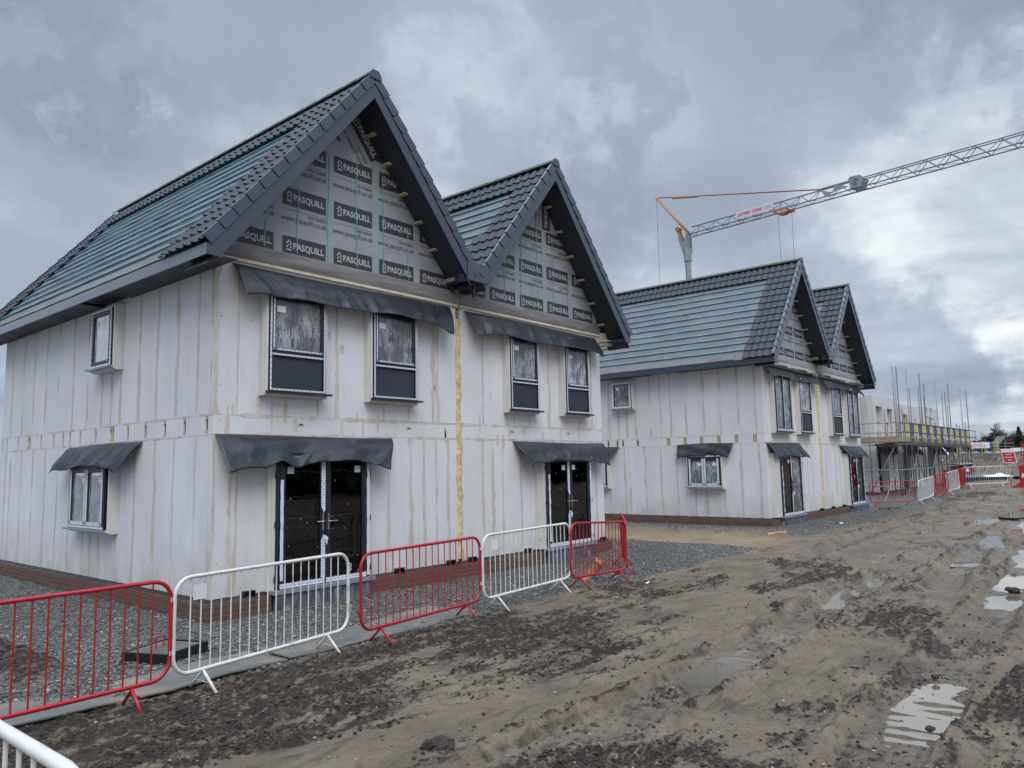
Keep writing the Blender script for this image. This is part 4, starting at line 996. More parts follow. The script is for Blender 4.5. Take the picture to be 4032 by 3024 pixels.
            # verge caps front and back
            for yy, sg in ((YO, -1), (YB, 1)):
                m = MB()
                for r in range(14):
                    s0 = r*g+.012; s1 = (r+1)*g+.012
                    if s1 < s_low+.30: continue
                    s0 = max(s0, s_low+.12 if s_low > .01 else -.1)
                    o0, o1 = .030, .014
                    def TV(a, b_, c, P=P, s0=s0, s1=s1, yy=yy, sg=sg):
                        k = (a-s0)/(s1-s0); return P(a, yy+sg*(b_+o0*(1-k)+o1*k), c+(.012 if k < .5 else -.006))
                    m.box((s0, 0, -.055), (s1, .010, .105), 0, TV); m.box((s0, -.06, .096), (s1, .010, .108), 0, TV)
                m.build('verge_caps', 'anthracite', fo_, normals=True, bevel=.003)
        # ridge tiles
        rx = RX1 if roof == 1 else RX2; zr = EZ+half*SL; m = MB(); y = YO-.02; n = int((YB-YO)/.42)
        for k in range(n+1):
            ya, yb = YO-.02+k*(YB-YO+.04)/(n+1), YO-.02+(k+1)*(YB-YO+.04)/(n+1)+.02; rr = .125
            ring = []
            for j in range(9):
                th = math.pi*j/8; ring.append((math.cos(th)*rr*1.05, math.sin(th)*rr*.8))
            kk = len(m.v)
            for (yy, e) in ((ya, 1.0), (yb, .93)):
                for (dx, dz) in ring: m.v.append((rx+dx*e, yy, zr+.035+dz*e))
            for j in range(8): m.f.append((kk+j, kk+j+1, kk+9+j+1, kk+9+j)); m.m.append(0)
            m.f.append(tuple(kk+j for j in reversed(range(9)))); m.m.append(0)
        rt = m.build('ridge_tiles', 'ridge_tile', H, normals=True)
        m = MB(); m.prism([(rx-.13, zr-.02), (rx+.13, zr-.02), (rx+.125, zr+.06), (rx+.07, zr+.14), (rx-.07, zr+.14), (rx-.125, zr+.06)], YO-.045, YO-.022); m.build('ridge_end_cap', 'anthracite', H, normals=True)
    # bargeboards (in the roof frame of reference)
    zl = lambda x, e=EX: 4.615+1.228*(x-e); zt = lambda x, e=EX: 5.013+1.209*(x-e)
    zt = lambda x, e=EX: EZ-.015+SL*(x-e)
    def barge(pts): m = MB(); m.prism(pts, YO-.012, YO+.012); return m
    e2 = RX2-(RX1-EX)
    bg = MB()
    apl, apt = 8.262, zt(RX1)
    L1 = [(EX, zt(EX)), (EX, 4.857), (EX+.225, 4.85), (EX+.24, 4.91), (RX1, apl), (RX1, apt)]; bg.prism(L1, YO-.012, YO+.012)
    R1 = [(RX1, apt), (RX1, apl), (2*RX1-EX-.24-.35, 4.91+.35*1.228), (4.78, 5.43), (4.78, zt(2*RX1-4.78))]; bg.prism(R1, YO-.012, YO+.012)
    L2 = [(5.36, zt(5.36, e2)), (5.36, 5.425), (5.40, 5.43), (RX2, apl), (RX2, apt)]; bg.prism(L2, YO-.012, YO+.012)
    rr = 2*RX2-e2; R2 = [(RX2, apt), (RX2, apl), (rr-.24, 4.91), (rr-.225, 4.85), (rr, 4.857), (rr, zt(EX))]; bg.prism(R2, YO-.012, YO+.012)
    bg.box((4.781, YO-.03, 5.425), (5.359, YO+.25, 5.80)); bg.box((EX+.20, YO+.012, 4.853), (EX+.225, -.001, 4.95)); bg.box((rr-.225, YO+.012, 4.853), (rr-.20, -.001, 4.95))
    bg.build('bargeboard', 'anthracite', H, normals=True, bevel=.003)
    # verge soffits: dark underside behind the bargeboards, ladder timbers
    m = MB()
    for (x0, x1, roof) in ((EX, RX1, 1), (RX1, 4.80, 1), (5.34, RX2, 2), (RX2, rr, 2)):
        a = roofz(x0, roof)-.30; b_ = roofz(x1, roof)-.30; m.quad((x0, YO+.013, a), (x1, YO+.013, b_), (x1, .03, b_), (x0, .03, a))
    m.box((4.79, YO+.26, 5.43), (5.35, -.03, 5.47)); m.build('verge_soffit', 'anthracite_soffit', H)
    m = MB()
    for roof, xs in ((1, (2.85, 3.22, 3.61, 3.99, 4.37)), (2, (8.10, 8.52, 8.95, 9.37, 9.80, 10.2))):
        for x in xs:
            z = roofz(x, roof)-.315; m.box((x-.045, -.20, z-.045), (x+.045, .0, z))
    m.build_each('ladder_timber', 'timber', H, normals=True, bevel=.004)
    m = MB(); m.box((HX-.0, -.22, 4.80), (HX+.28, .4, 4.94)); m.box((HX+.001, -.1, 4.945), (HX+.22, .4, 5.12)); m.build_each('eave_packing', 'timber_pale', H, normals=True)
    m = MB(); m.box((4.80, -.25, WT+.44), (4.98, .0, WT+.62)); m.build('eave_packing', 'timber', H, normals=True)
    # fascia, soffit
    m = MB(); m.box((EX-.012, YO+.012, 4.857), (EX+.012, 4.1, 5.025)); m.box((EX-.012, 4.104, 4.857), (EX+.012, YB, 5.025)); m.build_each('fascia', 'fascia_pale' if spec['seed'] == 1 else 'anthracite', H, normals=True, bevel=.002)
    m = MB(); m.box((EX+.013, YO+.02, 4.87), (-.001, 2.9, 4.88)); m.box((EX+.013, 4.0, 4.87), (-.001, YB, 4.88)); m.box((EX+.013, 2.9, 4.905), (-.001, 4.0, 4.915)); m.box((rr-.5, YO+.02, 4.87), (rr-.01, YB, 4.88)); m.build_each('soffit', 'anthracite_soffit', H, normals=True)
    m = MB(); m.box((rr-.012, YO+.012, 4.857), (rr+.012, YB, 5.025)); m.build('fascia', 'anthracite', H, normals=True)
    m = MB()
    for y0_, y1_ in ((YO+1.3, 2.6), (2.61, 3.8), (3.81, 5.1), (5.11, 6.6), (6.61, 8.2), (8.21, YB-.7)): m.grid(lambda u, v: (EX-.01+.17*v, y0_+(y1_-y0_)*u, EZ+.022+.17*SL*v+.004*math.sin(u*9)), 8, 1)
    m.build_each('eave_tray', 'felt', H)
    m = MB(); m.tube([(5.08, YO+.10, 5.43), (5.08, YO+.10, 5.14)], .036, 12); m.build('rainwater_outlet', 'black_plastic', H, smooth=False)
    return H
H1 = dict(seed=1, hem='brown_membrane', tile_w=1.36,
    front_windows=[(.72, 1.90, 2.98, 4.66, 'panel', 'glass_film'), (2.77, 3.93, 2.98, 4.66, 'panel', 'glass_film'), (6.49, 7.58, 2.95, 4.66, 'panel', 'glass_film'), (8.48, 9.55, 2.95, 4.66, 'panel', 'glass_haze')],
    doors=[(.87, .95, 2.745, 2.10), (7.51, 7.70, 9.43, 2.04, False, 1)],
    side_windows=[(3.16, 4.18, 3.64, 4.80, 'small', 'glass_haze'), (3.14, 4.92, .80, 2.02, 'pair_side', 'glass_film')],
    joists=[(9.45, .085), (9.118, .085), (8.386, .085), (7.711, .2), (6.999, .085), (6.304, .085), (5.805, .085), (5.459, .085), (4.949, .085), (4.241, .085), (3.53, .2), (2.882, .085), (2.212, .09), (1.524, .085), (.87, .085), (.19, .085)],
    front_up=[.02, .375, .755, 1.19, 1.809, 2.202, 3.223, 3.828, 4.442, 4.577, 5.86, 6.6, 7.386, 8.092, 8.778, 9.33, 9.83], front_lo=[.02, .293, .376, 1.4, 2.3, 3.327, 3.881, 4.204, 4.505, 4.833, 5.831, 6.128, 6.435, 7.03, 8.5, 9.914],
    side_up=[8.924, 8.201, 7.554, 6.87, 6.189, 5.421, 4.703, 4.029, 3.628, 3.217, 2.513, 1.856, 1.16, .514, .09], side_lo=[9.147, 8.827, 8.123, 7.416, 6.71, 6.043, 5.379, 4.656, 4.311, 3.948, 3.257, 2.558, 1.857, 1.205, .512, .105],
    vents=[1.43, 3.75, 6.7, 8.75], plinth_vents=[.50, 3.45, 4.75, 5.35, 7.1, 10.0],
    flaps=[(FR, .25, 4.90, 4.995, .30, 4.68, .50, .31, 11, ((.17, .10, .05), (.55, .2, .04), (.98, .03, -.05))), (FR, 5.32, 10.02, 4.985, 5.45, 9.95, .47, .31, 12, ((.2, .12, .04), (.9, .1, .05))),
           (FR, .03, 3.40, 2.365, .07, 3.02, .50, .33, 13, ((.3, .06, .12), (.55, .15, .07), (.75, .12, .08))), (FR, 6.78, 10.25, 2.34, 6.95, 9.98, .48, .33, 14, ((.35, .10, .11), (.6, .12, .11), (.8, .04, .12))),
           (SD, 2.28, 5.45, 2.35, 2.58, 5.40, .44, .30, 15, ((.3, .12, .05), (.6, .15, .07)))])
H2 = dict(seed=2, hem='membrane', tile_w=1.0,
    front_windows=[(.54, 2.10, 2.68, 4.66, 'tall_pair', 'glass_film'), (2.80, 4.05, 2.68, 4.66, 'panel', 'glass_haze'), (6.22, 7.50, 2.68, 4.66, 'panel', 'glass_film'), (8.15, 9.75, 2.66, 4.66, 'tall_pair', 'glass_film')],
    doors=[(.34, .73, 2.60, 2.04, True, 1), (7.75, 7.92, 9.75, 2.02, False, 1)],
    side_windows=[(4.66, 5.60, 3.70, 4.78, 'single', 'glass_film'), (1.39, 2.70, .90, 2.02, 'pair', 'glass_film'), (5.80, 7.2, .90, 2.02, 'pair', 'glass_film')],
    joists=[(.327, .13), (.944, .13), (1.555, .13), (2.175, .13), (2.779, .13), (3.41, .13), (4.632, .08), (5.247, .08), (5.483, .08), (5.87, .08), (6.5, .08), (7.1, .08)],
    front_up=[.25, 2.5, 4.45, 5.6, 7.9, 9.95], front_lo=[.2, 3.2, 3.7, 4.2, 5.7, 6.2, 6.8, 7.3],
    side_up=[6.4, 5.798, 5.407, 5.045, 4.68, 4.08, 3.69, 3.302, 2.713, 2.052, 1.465, .837, .254], side_lo=[6.5, 5.824, 5.212, 4.989, 4.336, 3.723, 3.129, 2.473, 2.047, 1.781, 1.426, .825, .207],
    vents=[1.2, 3.4], plinth_vents=[.38, 2.75, 4.7, 6.0, 7.3],
    flaps=[(FR, .10, 4.95, 4.90, .25, 4.85, .40, .26, 21, ((.5, .3, .03), (.97, .04, -.08))), (FR, 5.3, 10.1, 4.88, 5.55, 10.15, .40, .26, 22, ((.5, .3, .03), (.97, .04, -.05))),
           (FR, .05, 2.90, 2.38, .36, 3.15, .47, .25, 23, ((.3, .2, .03),)), (FR, 7.33, 10.05, 2.33, 8.0, 10.35, .43, .25, 24, ((.4, .2, .03),)),
           (SD, 1.05, 3.07, 2.41, 1.18, 3.0, .44, .16, 25, ((.5, .3, .03),)), (SD, 5.40, 7.2, 2.40, 5.7, 7.2, .42, .22, 26, ()),
           (FR, .05, 4.98, 5.06, .15, 4.9, .13, .18, 27, (), None, 'membrane_flap', 'membrane'), (FR, 5.2, 10.2, 5.06, 5.25, 10.25, .14, .18, 28, (), None, 'membrane_flap', 'membrane')])
house(0, 0, 0, H1, 'nearer pale boarded house pair, two steep gables printed with dark logos, left and centre')
house(17.83, -1.117, .03, H2, 'farther pale boarded house pair, smaller in view, right of the nearer one')

# ------------------------------------------------------------------ crowd-control barriers
def rrect(L_, z0, z1, r, n=6):
    P = []
    for cx, cz, a0 in ((L_-r, z1-r, 90), (L_-r, z0+r, 0), (r, z0+r, -90), (r, z1-r, 180)):
        for k in range(n+1):
            a = R(a0-90*k/n); P.append((cx+r*math.cos(a), 0, cz+r*math.sin(a)))
    return P
def barrier(paint, L_=2.3, nb=17, rad=.019, badge=False, bar_r=.0075):
    B = empty('crowd_barrier', (0, 0, 0))
    m = MB(); m.tube(rrect(L_, .20, 1.08, .17), rad, 10, closed=True); m.build('frame', paint, B, smooth=True)
    for k in range(nb):
        x = .17+(L_-.34)*k/(nb-1) if nb > 1 else L_/2; m = MB(); m.tube([(x, 0, .205), (x, 0, 1.075)], bar_r, 6, caps=False); m.build('bar', paint, B, smooth=True)
    for x in (.33, L_-.33):
        for sg in (-1, 1):
            m = MB(); m.tube([(x+sg*.012, 0, .20), (x+sg*.012, sg*.21, .005)], .015, 8); m.build('foot', paint, B, smooth=True)
        if paint == 'white_paint': m = MB(); m.tube([(x-.012, -.13, .085), (x+.012, .13, .085)], .005, 5); m.build('foot_brace', paint, B)
    for z in (.42, .90):
        m = MB(); m.tube([(L_+.017, 0, z-.03), (L_+.045, 0, z-.03), (L_+.045, 0, z+.05), (L_+.02, 0, z+.05)], .005, 6); m.build('hook', paint, B)
        m = MB(); m.box((-.045, -.012, z-.02), (-.012, .012, z+.02)); m.build('hinge_plate', paint, B, bevel=.002)
    if badge: m = MB(); m.box((.19, -.012, .86), (.34, -.009, 1.0)); m.build('badge', 'sign_white', B)
    return B
def place_barrier(B, p, q, label, group, lean=0., gzv=None):
    """p, q: where its two lower corners stand (x, y)"""
    za = gz(*p) if gzv is None else gzv[0]; zb = gz(*q) if gzv is None else gzv[1]
    d = Vector((q[0]-p[0], q[1]-p[1], zb-za)).normalized(); up = Vector((0, 0, 1)); n = up.cross(d).normalized(); up2 = d.cross(n)
    if lean: up2, n = up2*math.cos(lean)+n*math.sin(lean), n*math.cos(lean)-up2*math.sin(lean)
    Mx = Matrix.Identity(4)
    for i in range(3): Mx[i][0] = d[i]; Mx[i][1] = n[i]; Mx[i][2] = up2[i]
    Mx[0][3], Mx[1][3], Mx[2][3] = p[0], p[1], za
    B.matrix_world = Mx; tag(B, label, 'barrier', group); return B
G1 = 'crowd barriers standing in a row before the near house'; G2 = 'crowd barriers standing round the scaffold'
redB = barrier('red_paint', 2.3, 17); whiteB = barrier('white_paint', 2.3, 18, badge=True)
used = set()
def nxt(B):
    if B.name in used: return copy_tree(B)
    used.add(B.name); return B
place_barrier(nxt(redB), (-4.50, -3.50), (-2.21, -3.44), 'red barrier at the left edge of the picture, foremost of the red ones', G1, gzv=(-.25, -.245))
place_barrier(nxt(whiteB), (-2.17, -3.44), (.06, -3.07), 'white barrier before the near glass doors, between two red ones', G1, gzv=(-.245, -.245))
place_barrier(nxt(redB), (.10, -3.30), (2.34, -3.08), 'red barrier third in the row, between the two white ones, before the blank wall', G1, gzv=(-.255, -.245))
place_barrier(nxt(whiteB), (2.40, -3.12), (4.52, -2.99), 'white barrier fourth in the row, crossing the second pair of glass doors', G1, gzv=(-.235, -.215))
place_barrier(barrier('red_paint', 2.25, 14), (4.56, -3.06), (6.74, -2.73), 'red barrier with wide-set bars, before the orange pipe', G1, gzv=(-.215, -.345))
place_barrier(nxt(redB), (6.86, -2.70), (8.72, -1.42), 'red barrier seen edge-on at the corner, turned towards the far house', G1, gzv=(-.335, -.33))
place_barrier(nxt(whiteB), (-4.82, -8.55), (-4.80, -6.25), 'white barrier right beside the camera, only its top rail in the bottom left corner', G1, gzv=(.02, -.02))
redF = barrier('red_paint', 2.2, 15); whiteF = barrier('white_paint', 2.3, 17, bar_r=.012)
place_barrier(redF, (29.55, -.95), (31.25, -2.32), 'red barrier with thin bars, first of the far row, beside the farther house', G2)
place_barrier(whiteF, (31.2, -2.42), (33.9, -2.62), 'white barrier with close bars, leaning, second of the far row', G2, lean=-.10)
dred = barrier('red_paint', 2.2, 22, bar_r=.007); dwhite = barrier('white_paint', 2.2, 22, bar_r=.007)
place_barrier(dred, (33.9, -2.55), (36.0, -2.75), 'red barrier just right of the leaning white one, third of the far row', G2)
place_barrier(dwhite, (35.9, -2.72), (38.1, -2.88), 'white barrier seen steeply, between two dark red ones', G2)
place_barrier(copy_tree(dred), (38.0, -2.80), (40.2, -2.82), 'red barrier seen steeply, before the long white one', G2)
place_barrier(copy_tree(whiteB), (40.15, -2.72), (41.38, -4.2), 'white barrier broadside on, last and longest looking of the far row', G2)

# ------------------------------------------------------------------ things on the ground by the near house
def strip_mat(name, pts, w, label, seed):        # rubber ground mats following the ground
    m = MB()
    P = [Vector((x, y, 0)) for x, y in pts]
    def fn(u, v):
        s = u*(len(P)-1); i = min(int(s), len(P)-2); p = P[i].lerp(P[i+1], s-i); d = (P[i+1]-P[i]).normalized(); n = Vector((-d.y, d.x, 0))
        q = p+n*(v*w); return (q.x, q.y, gz(q.x, q.y)+.020+.006*math.sin(u*9+seed)+.003*math.sin(u*23+v*3))
    m.grid(fn, 40, 10); o = m.build('ground_mat', 'mat_rubber', None, smooth=True, solid=.022)
    tag(o, label, 'mat', 'grey ground mats laid end to end behind the barriers')
strip_mat('a', [(-6.2, -3.42), (-4.6, -3.36), (-3.35, -3.20), (-2.42, -3.20)], .74, 'ribbed grey mat at the left edge, laid behind the first red barrier', 1)
strip_mat('b', [(-2.36, -3.24), (-1.7, -3.16), (-.72, -3.08)], .74, 'ribbed grey mat under the left half of the nearest white barrier', 2)
strip_mat('c', [(-.68, -3.06), (.3, -3.08), (1.2, -3.06)], .80, 'muddy brown ground mat between the white and the red barrier', 3)
strip_mat('d', [(1.22, -3.10), (1.9, -3.02), (2.5, -2.92)], .95, 'last ground mat in the line, behind the third barrier', 4)
C0 = empty('chamber_cover', (-1.42, -1.72, gz(-1.4, -1.7)+.02), R(24), 'black square drain cover lying on the gravel behind the first two barriers', 'drain cover')
m = MB(); ringb(m, lambda a, d, z: (a, z, d), -.34, .34, -.30, .30, .03, 0, .10); m.box((-.31, -.27, .0), (.31, .27, .055)); m.box((-.36, -.32, -.012), (.36, .32, .0)); m.build('rim', 'black_plastic', C0, normals=True, bevel=.004)
m = MB()
for k in range(9): m.box((-.29+k*.065, -.26, .056), (-.25+k*.065, .26, .092))
m.build('ribbed_lid', 'mat_rubber', C0, normals=True)
m = MB(); m.tube([(-.10, .05, .09), (-.10, .05, .22), (.02, .05, .22), (.02, .05, .09)], .009, 6); m.build('lifting_handle', 'red_paint', C0)
def pipe(a, b_, r, mt, label, collar=True):
    a, b_ = Vector(a), Vector(b_); E0 = empty('drain_pipe', a, 0, label, 'pipe'); v = b_-a; n = v.normalized()
    m = MB(); seg = 20; o = n.orthogonal().normalized(); w = n.cross(o); k = 0
    prof = [(0, r), (v.length*.78, r), (v.length*.80, r*1.12), (v.length, r*1.12), (v.length, r*.95), (v.length*.5, r*.93)] if collar else [(0, r), (v.length, r), (v.length, r*.88), (v.length*.3, r*.86)]
    for s, rr in prof:
        for j in range(seg): th = 2*math.pi*j/seg; m.v.append(tuple(n*s+(o*math.cos(th)+w*math.sin(th))*rr))
    for i in range(len(prof)-1):
        for j in range(seg): j2 = (j+1) % seg; m.f.append((i*seg+j, i*seg+j2, (i+1)*seg+j2, (i+1)*seg+j)); m.m.append(0)
    m.build('tube', mt, E0, smooth=True, normals=True)
    if collar:
        m = MB(); 
        for f in (.80, .99): m.tube([tuple(n*(v.length*f)+(o*math.cos(2*math.pi*j/seg)+w*math.sin(2*math.pi*j/seg))*r*1.13) for j in range(seg)], .006, 5, closed=True)
        m.build('seal_ring', 'pipe_brown', E0, smooth=True)
pipe((6.13, -2.26, gz(6, -2.4)-.02), (6.31, -2.50, .06), .082, 'pipe_orange', 'orange plastic drain pipe sticking up slantwise from the gravel behind the red barrier')
pipe((15.55, -1.95, -.27), (15.9, -2.35, -.22), .07, 'pipe_orange', 'short orange pipe end lying in the sand trench by the farther house', False)
pipe((27.28, -2.27, -.45), (27.28, -2.27, -.10), .075, 'pipe_brown', 'brown pipe stub standing upright in the gravel before the far scaffold', False)
m = MB(); m.box((0, 0, 0), (1.0, .09, .05)); o = m.build('timber_offcut', 'board_dark', None, loc=(28.0, -1.7, gz(28.3, -1.9)+.01)); o.rotation_euler = (0, 0, R(-42)); tag(o, 'dark length of timber lying on the gravel under the first far barrier', 'timber')
random.seed(12)
for (x, y, w, lab) in ((6.35, -3.42, .10, 'white plastic scrap on the mud right of the corner barriers'), (-2.6, -2.2, .075, 'white scrap on the gravel seen between the bars of the first red barrier'), (19.9, -2.6, .12, 'white scrap on the gravel before the farther house')):
    m = MB(); m.grid(lambda u, v: ((u-.5)*w*1.5, (v-.5)*w*.6, .02+.02*math.sin(u*5+v*3)), 6, 3); o = m.build('plastic_scrap', 'tarp_white', None, smooth=True, loc=(x, y, gz(x, y)+.02)); o.rotation_euler = (0, 0, random.random()*3); tag(o, lab, 'litter')

# ------------------------------------------------------------------ third building under scaffold
BX, BY, BZ = 36.6, .54, .10
B3 = empty('unfinished_terrace', (BX, BY, BZ), 0, 'roofless pale boarded terrace under construction behind the scaffold', 'building')
F3 = lambda a, d, z: (a, -d, z)
fd = [(.30, 2.0, 0, 2.05), (5.62, 7.13, 0, 2.05), (12.3, 13.65, 0, 2.05)]
m = MB(); wallgrid(m, F3, 0, 15.6, 0, 2.62, fd, rev=.3); m.build('wall', 'board_new', B3)
m = MB(); wallgrid(m, SD, 0, 9, 0, 2.62, []); wallgrid(m, SD, 0, 4.2, 2.622, 5.03, []); m.build('wall', 'board_new', B3)
up = [(0, 4.85, [(.55, 1.75, 3.2, 4.75), (2.75, 3.75, 3.2, 4.6)], 5.03), (5.6, 10.7, [(6.2, 7.3, 3.0, 4.3)], 4.86), (11.3, 15.3, [(12.0, 12.6, 4.3, 4.98), (13.4, 13.9, 4.2, 4.98)], 4.98)]
for a, b_, hs, zt_ in up:
    m = MB(); wallgrid(m, F3, a, b_, 2.622, zt_, hs, rev=.25); m.quad((b_, 0, 2.62), (b_, 3.5, 2.62), (b_, 3.5, zt_), (b_, 0, zt_)); (m.quad((a, .0, 2.62), (a, 3.5, 2.62), (a, 3.5, zt_), (a, 0, zt_)) if a else None); m.quad((a, .25, zt_), (b_, .25, zt_), (b_, 0, zt_), (a, 0, zt_)); m.quad((a, .25, 2.62), (b_, .25, 2.62), (b_, .25, zt_), (a, .25, zt_)); m.build('wall', 'board_new', B3)
m = MB()
for a, z in ((.5, 4.5), (2.7, 4.45), (12.1, 4.35), (13.3, 4.3)): m.box((a, -.03, z), (a+1.2, .0, z+.25))
m.build_each('lintel', 'board_new', B3, normals=True)
m = MB()
for a in (.55, 2.35, 6.6, 8.1):
    m.box((a, -.035, 3.62), (a+.34, -.028, 3.69), 1); m.poly([(a+.34, -.03, 3.66), (a+.26, -.03, 3.66), (a-.02, -.03, 2.95), (a+.06, -.03, 2.95)])
m.box((5.7, -.04, 3.75), (9.8, -.03, 3.82))
m.build('red_marking', ['sign_red', 'print_dark'], B3)
m = MB(); m.box((-.115, -.115, -.9), (15.7, 9, -.03)); m.build('plinth', 'brick', B3)
for a0, a1, s_ in ((.1, 3.9, 1), (5.6, 9.1, 2), (12.2, 15.7, 3)): flap(B3, F3, a0, a1, 2.50, a0+.1, a1, .60, .28, 40+s_, mt='black_plastic')
m = MB(); m.quad((.1, 1.5, 0), (15, 1.5, 0), (15, 1.5, 2.6), (.1, 1.5, 2.6)); m.quad((.1, .1, .02), (15, .1, .02), (15, 9, .02), (.1, 9, .02)); m.quad((.1, .1, 2.6), (15, .1, 2.6), (15, 9, 2.6), (.1, 9, 2.6)); m.build('interior', 'board_dark', B3)

SC = empty('tube_scaffold', (0, 0, 0), 0, 'grey tube scaffold with boarded deck round the roofless terrace', 'scaffold')
def pole(a, b_, mt='galv', r=.026, name='tube'):
    m = MB(); m.tube([a, b_], r, 8); m.build(name, mt, SC, smooth=True)
yF, yI, xS, zD = -.85, .15, 35.25, 2.62
tops = {36.0: 6.45, 38.0: 6.5, 40.9: 6.5, 44.9: 6.5, 48.6: 6.5, 52.5: 6.5, 54.6: 6.4}
for i, (x, t_) in enumerate(tops.items()): pole((x, yF, gz(x, yF)-.05), (x, yF, t_), 'galv' if i % 2 else 'galv_dark', .027, 'standard')
for x, t_ in ((39.4, 3.95), (42.8, 4.05), (46.7, 3.95), (50.5, 4.0), (53.6, 4.2), (37.0, 3.9), (42.0, 6.0), (47.6, 5.9), (51.5, 3.9)): pole((x, yF+.03, gz(x, yF)-.05), (x, yF+.03, t_), 'galv_dark', .024, 'standard')
for x, t_ in ((37.2, 4.4), (39.4, 6.0), (43.0, 5.9), (46.6, 5.7), (50.2, 5.6), (40.9, 4.6), (48.0, 4.5), (51.9, 6.0), (45.2, 6.1), (53.5, 5.4), (38.4, 4.3), (42.0, 4.2), (49.3, 4.1)): pole((x, yI, gz(x, yI)-.05), (x, yI, t_), 'galv_dark', .024, 'standard')
for x in (36.6, 41.2, 45.8, 50.4): pole((x, yF, gz(x, yF)), (x+3.4, yF+.06, zD-.1), 'galv', .022, 'brace'); 
for x in (38.2, 43.5, 48.2): pole((x+3.2, yF, gz(x, yF)), (x, yF+.06, zD-.1), 'galv_dark', .022, 'brace')
for z in (1.25,): pole((35.0, yF-.03, z), (55.2, yF-.03, z+.1), 'galv', .024, 'ledger'); pole((35.0, yI, z), (55.2, yI, z+.1), 'galv_dark', .024, 'ledger')
pole((34.6, yF-.03, zD-.12), (55.4, yF-.03, zD-.12), 'galv_dark', .026, 'ledger'); pole((34.6, yI, zD-.12), (55.4, yI, zD-.12), 'galv_dark', .026, 'ledger')
for z in (zD+.55, zD+1.02): pole((36.2, yF-.04, z), (57.0, yF-.04, z), 'galv_dark', .026, 'guard_rail')
for z in (zD+.50, zD+.98): pole((xS, 2.9, z), (xS, yF-.2, z), 'galv', .026, 'guard_rail'); pole((xS, yF-.05, z), (36.9, yF-.05, z), 'galv', .026, 'guard_rail')
for z in (.45, 1.25, zD-.12): pole((xS, 5.0, z), (xS, yF-.15, z), 'galv', .026, 'ledger')
for y, t_ in ((yF, 6.45), (.45, 4.25), (2.2, 4.0)): pole((xS, y, gz(xS, y)-.05), (xS, y, t_), 'galv', .03, 'standard')
pole((xS+.35, yF, gz(xS, y)-.05), (xS+.35, yF, 6.0), 'galv', .03, 'standard'); pole((xS, 1.6, gz(xS, 1.6)), (xS, 1.6, 1.4), 'galv', .03, 'standard')
pole((xS-.05, .6, .0), (xS-.05, -.7, 2.4), 'galv', .022, 'brace'); pole((31.9, -.9, -.2), (xS, -.8, 1.5), 'galv', .024, 'brace')
x = 36.0
while x < 55.2:
    pole((x, yF-.25, zD-.06), (x, yI+.25, zD-.06), 'galv_dark', .022, 'transom'); x += 1.15
m = MB()
for k in range(5):
    m.box((34.9, yF+.02+k*.225, zD), (45.0, yF+.235+k*.225, zD+.038)); m.box((45.01, yF+.02+k*.225, zD), (55.3, yF+.235+k*.225, zD+.038))
m.box((xS-.05, yI+.2, zD+.001), (xS+1.0, 5.2, zD+.037)); m.build('deck_board', 'board', SC, normals=True)
m = MB(); m.box((xS-.06, -.9, zD+.04), (xS-.02, 2.0, zD+.29)); m.box((xS-.06, 2.01, zD+.04), (xS-.02, 5.2, zD+.29)); m.box((xS, yF-.05, zD+.04), (37.4, yF-.01, zD+.27)); m.build_each('toe_board', 'board', SC, normals=True)
def guards(parent, x0, x1, y, z, h, pitch, n, phase=0):
    """brick-guard sheets: solid yellow and blue mesh in a repeating figure pattern"""
    for k in range(n):
        a = x0+k*pitch; c_ = (k+phase) % 2; m = MB(); w = pitch*.97
        m.box((a, y-.012, z+h*.52), (a+w, y, z+h)); m.box((a+w*.12, y-.013, z+h*.30), (a+w*.9, y-.001, z+h*.52)); m.poly([(a+w*.02, y-.014, z), (a+w*.20, y-.014, z), (a+w*.30, y-.014, z+h*.31), (a+w*.12, y-.014, z+h*.31)])
        m.poly([(a+w*.45, y-.014, z), (a+w*.62, y-.014, z), (a+w*.72, y-.014, z+h*.31), (a+w*.55, y-.014, z+h*.31)]); m.poly([(a+w*.82, y-.014, z), (a+w*.99, y-.014, z), (a+w*.95, y-.014, z+h*.31), (a+w*.80, y-.014, z+h*.31)])
        m.build('guard_mesh', 'mesh_blue' if c_ else 'mesh_yellow', parent)
guards(SC, 36.9, 55, yF-.02, zD+.06, 1.0, .92, 19)
m = MB(); m.box((36.9, yF+.005, zD+.04), (54.4, yF+.03, zD+.27)); m.build('toe_board', 'board', SC)

# second scaffold on the bank behind, with the builder's board
S2 = empty('tube_scaffold', (80.5, 4.5, 1.9), 0, 'low far scaffold with yellow and blue guards on the earth bank', 'scaffold')
axd = Vector((2.45, -3.1, 0)).normalized(); S2.rotation_euler = (0, 0, math.atan2(axd.y, axd.x))
guards(S2, 0, 4, 0, .45, .95, .60, 7, 0); m = MB(); m.box((-.2, -.1, .28), (4.9, .8, .42)); m.build('deck_board', 'board', S2)
for k in range(6):
    m = MB(); m.tube([(k*.95, -.05, -.4), (k*.95, -.05, 1.7+(k % 3)*.35)], .03, 6); m.build('standard', 'galv', S2)
for z in (.9, 1.2): m = MB(); m.tube([(-.2, -.07, z), (5.6, -.07, z)], .028, 6); m.build('guard_rail', 'galv', S2)
m = MB(); m.box((3.9, .5, 1.3), (4.7, .56, 1.95), 0, lambda x, y, z: (x+(z-1.3)*.8, y, z)); m.build('leaning_board', 'crane_grey', S2)
LB = empty('builders_sign', (81.10, 3.2, 2.66), S2.rotation_euler[2], 'white board with dark red capital letters hung on the far scaffold guards', 'sign')
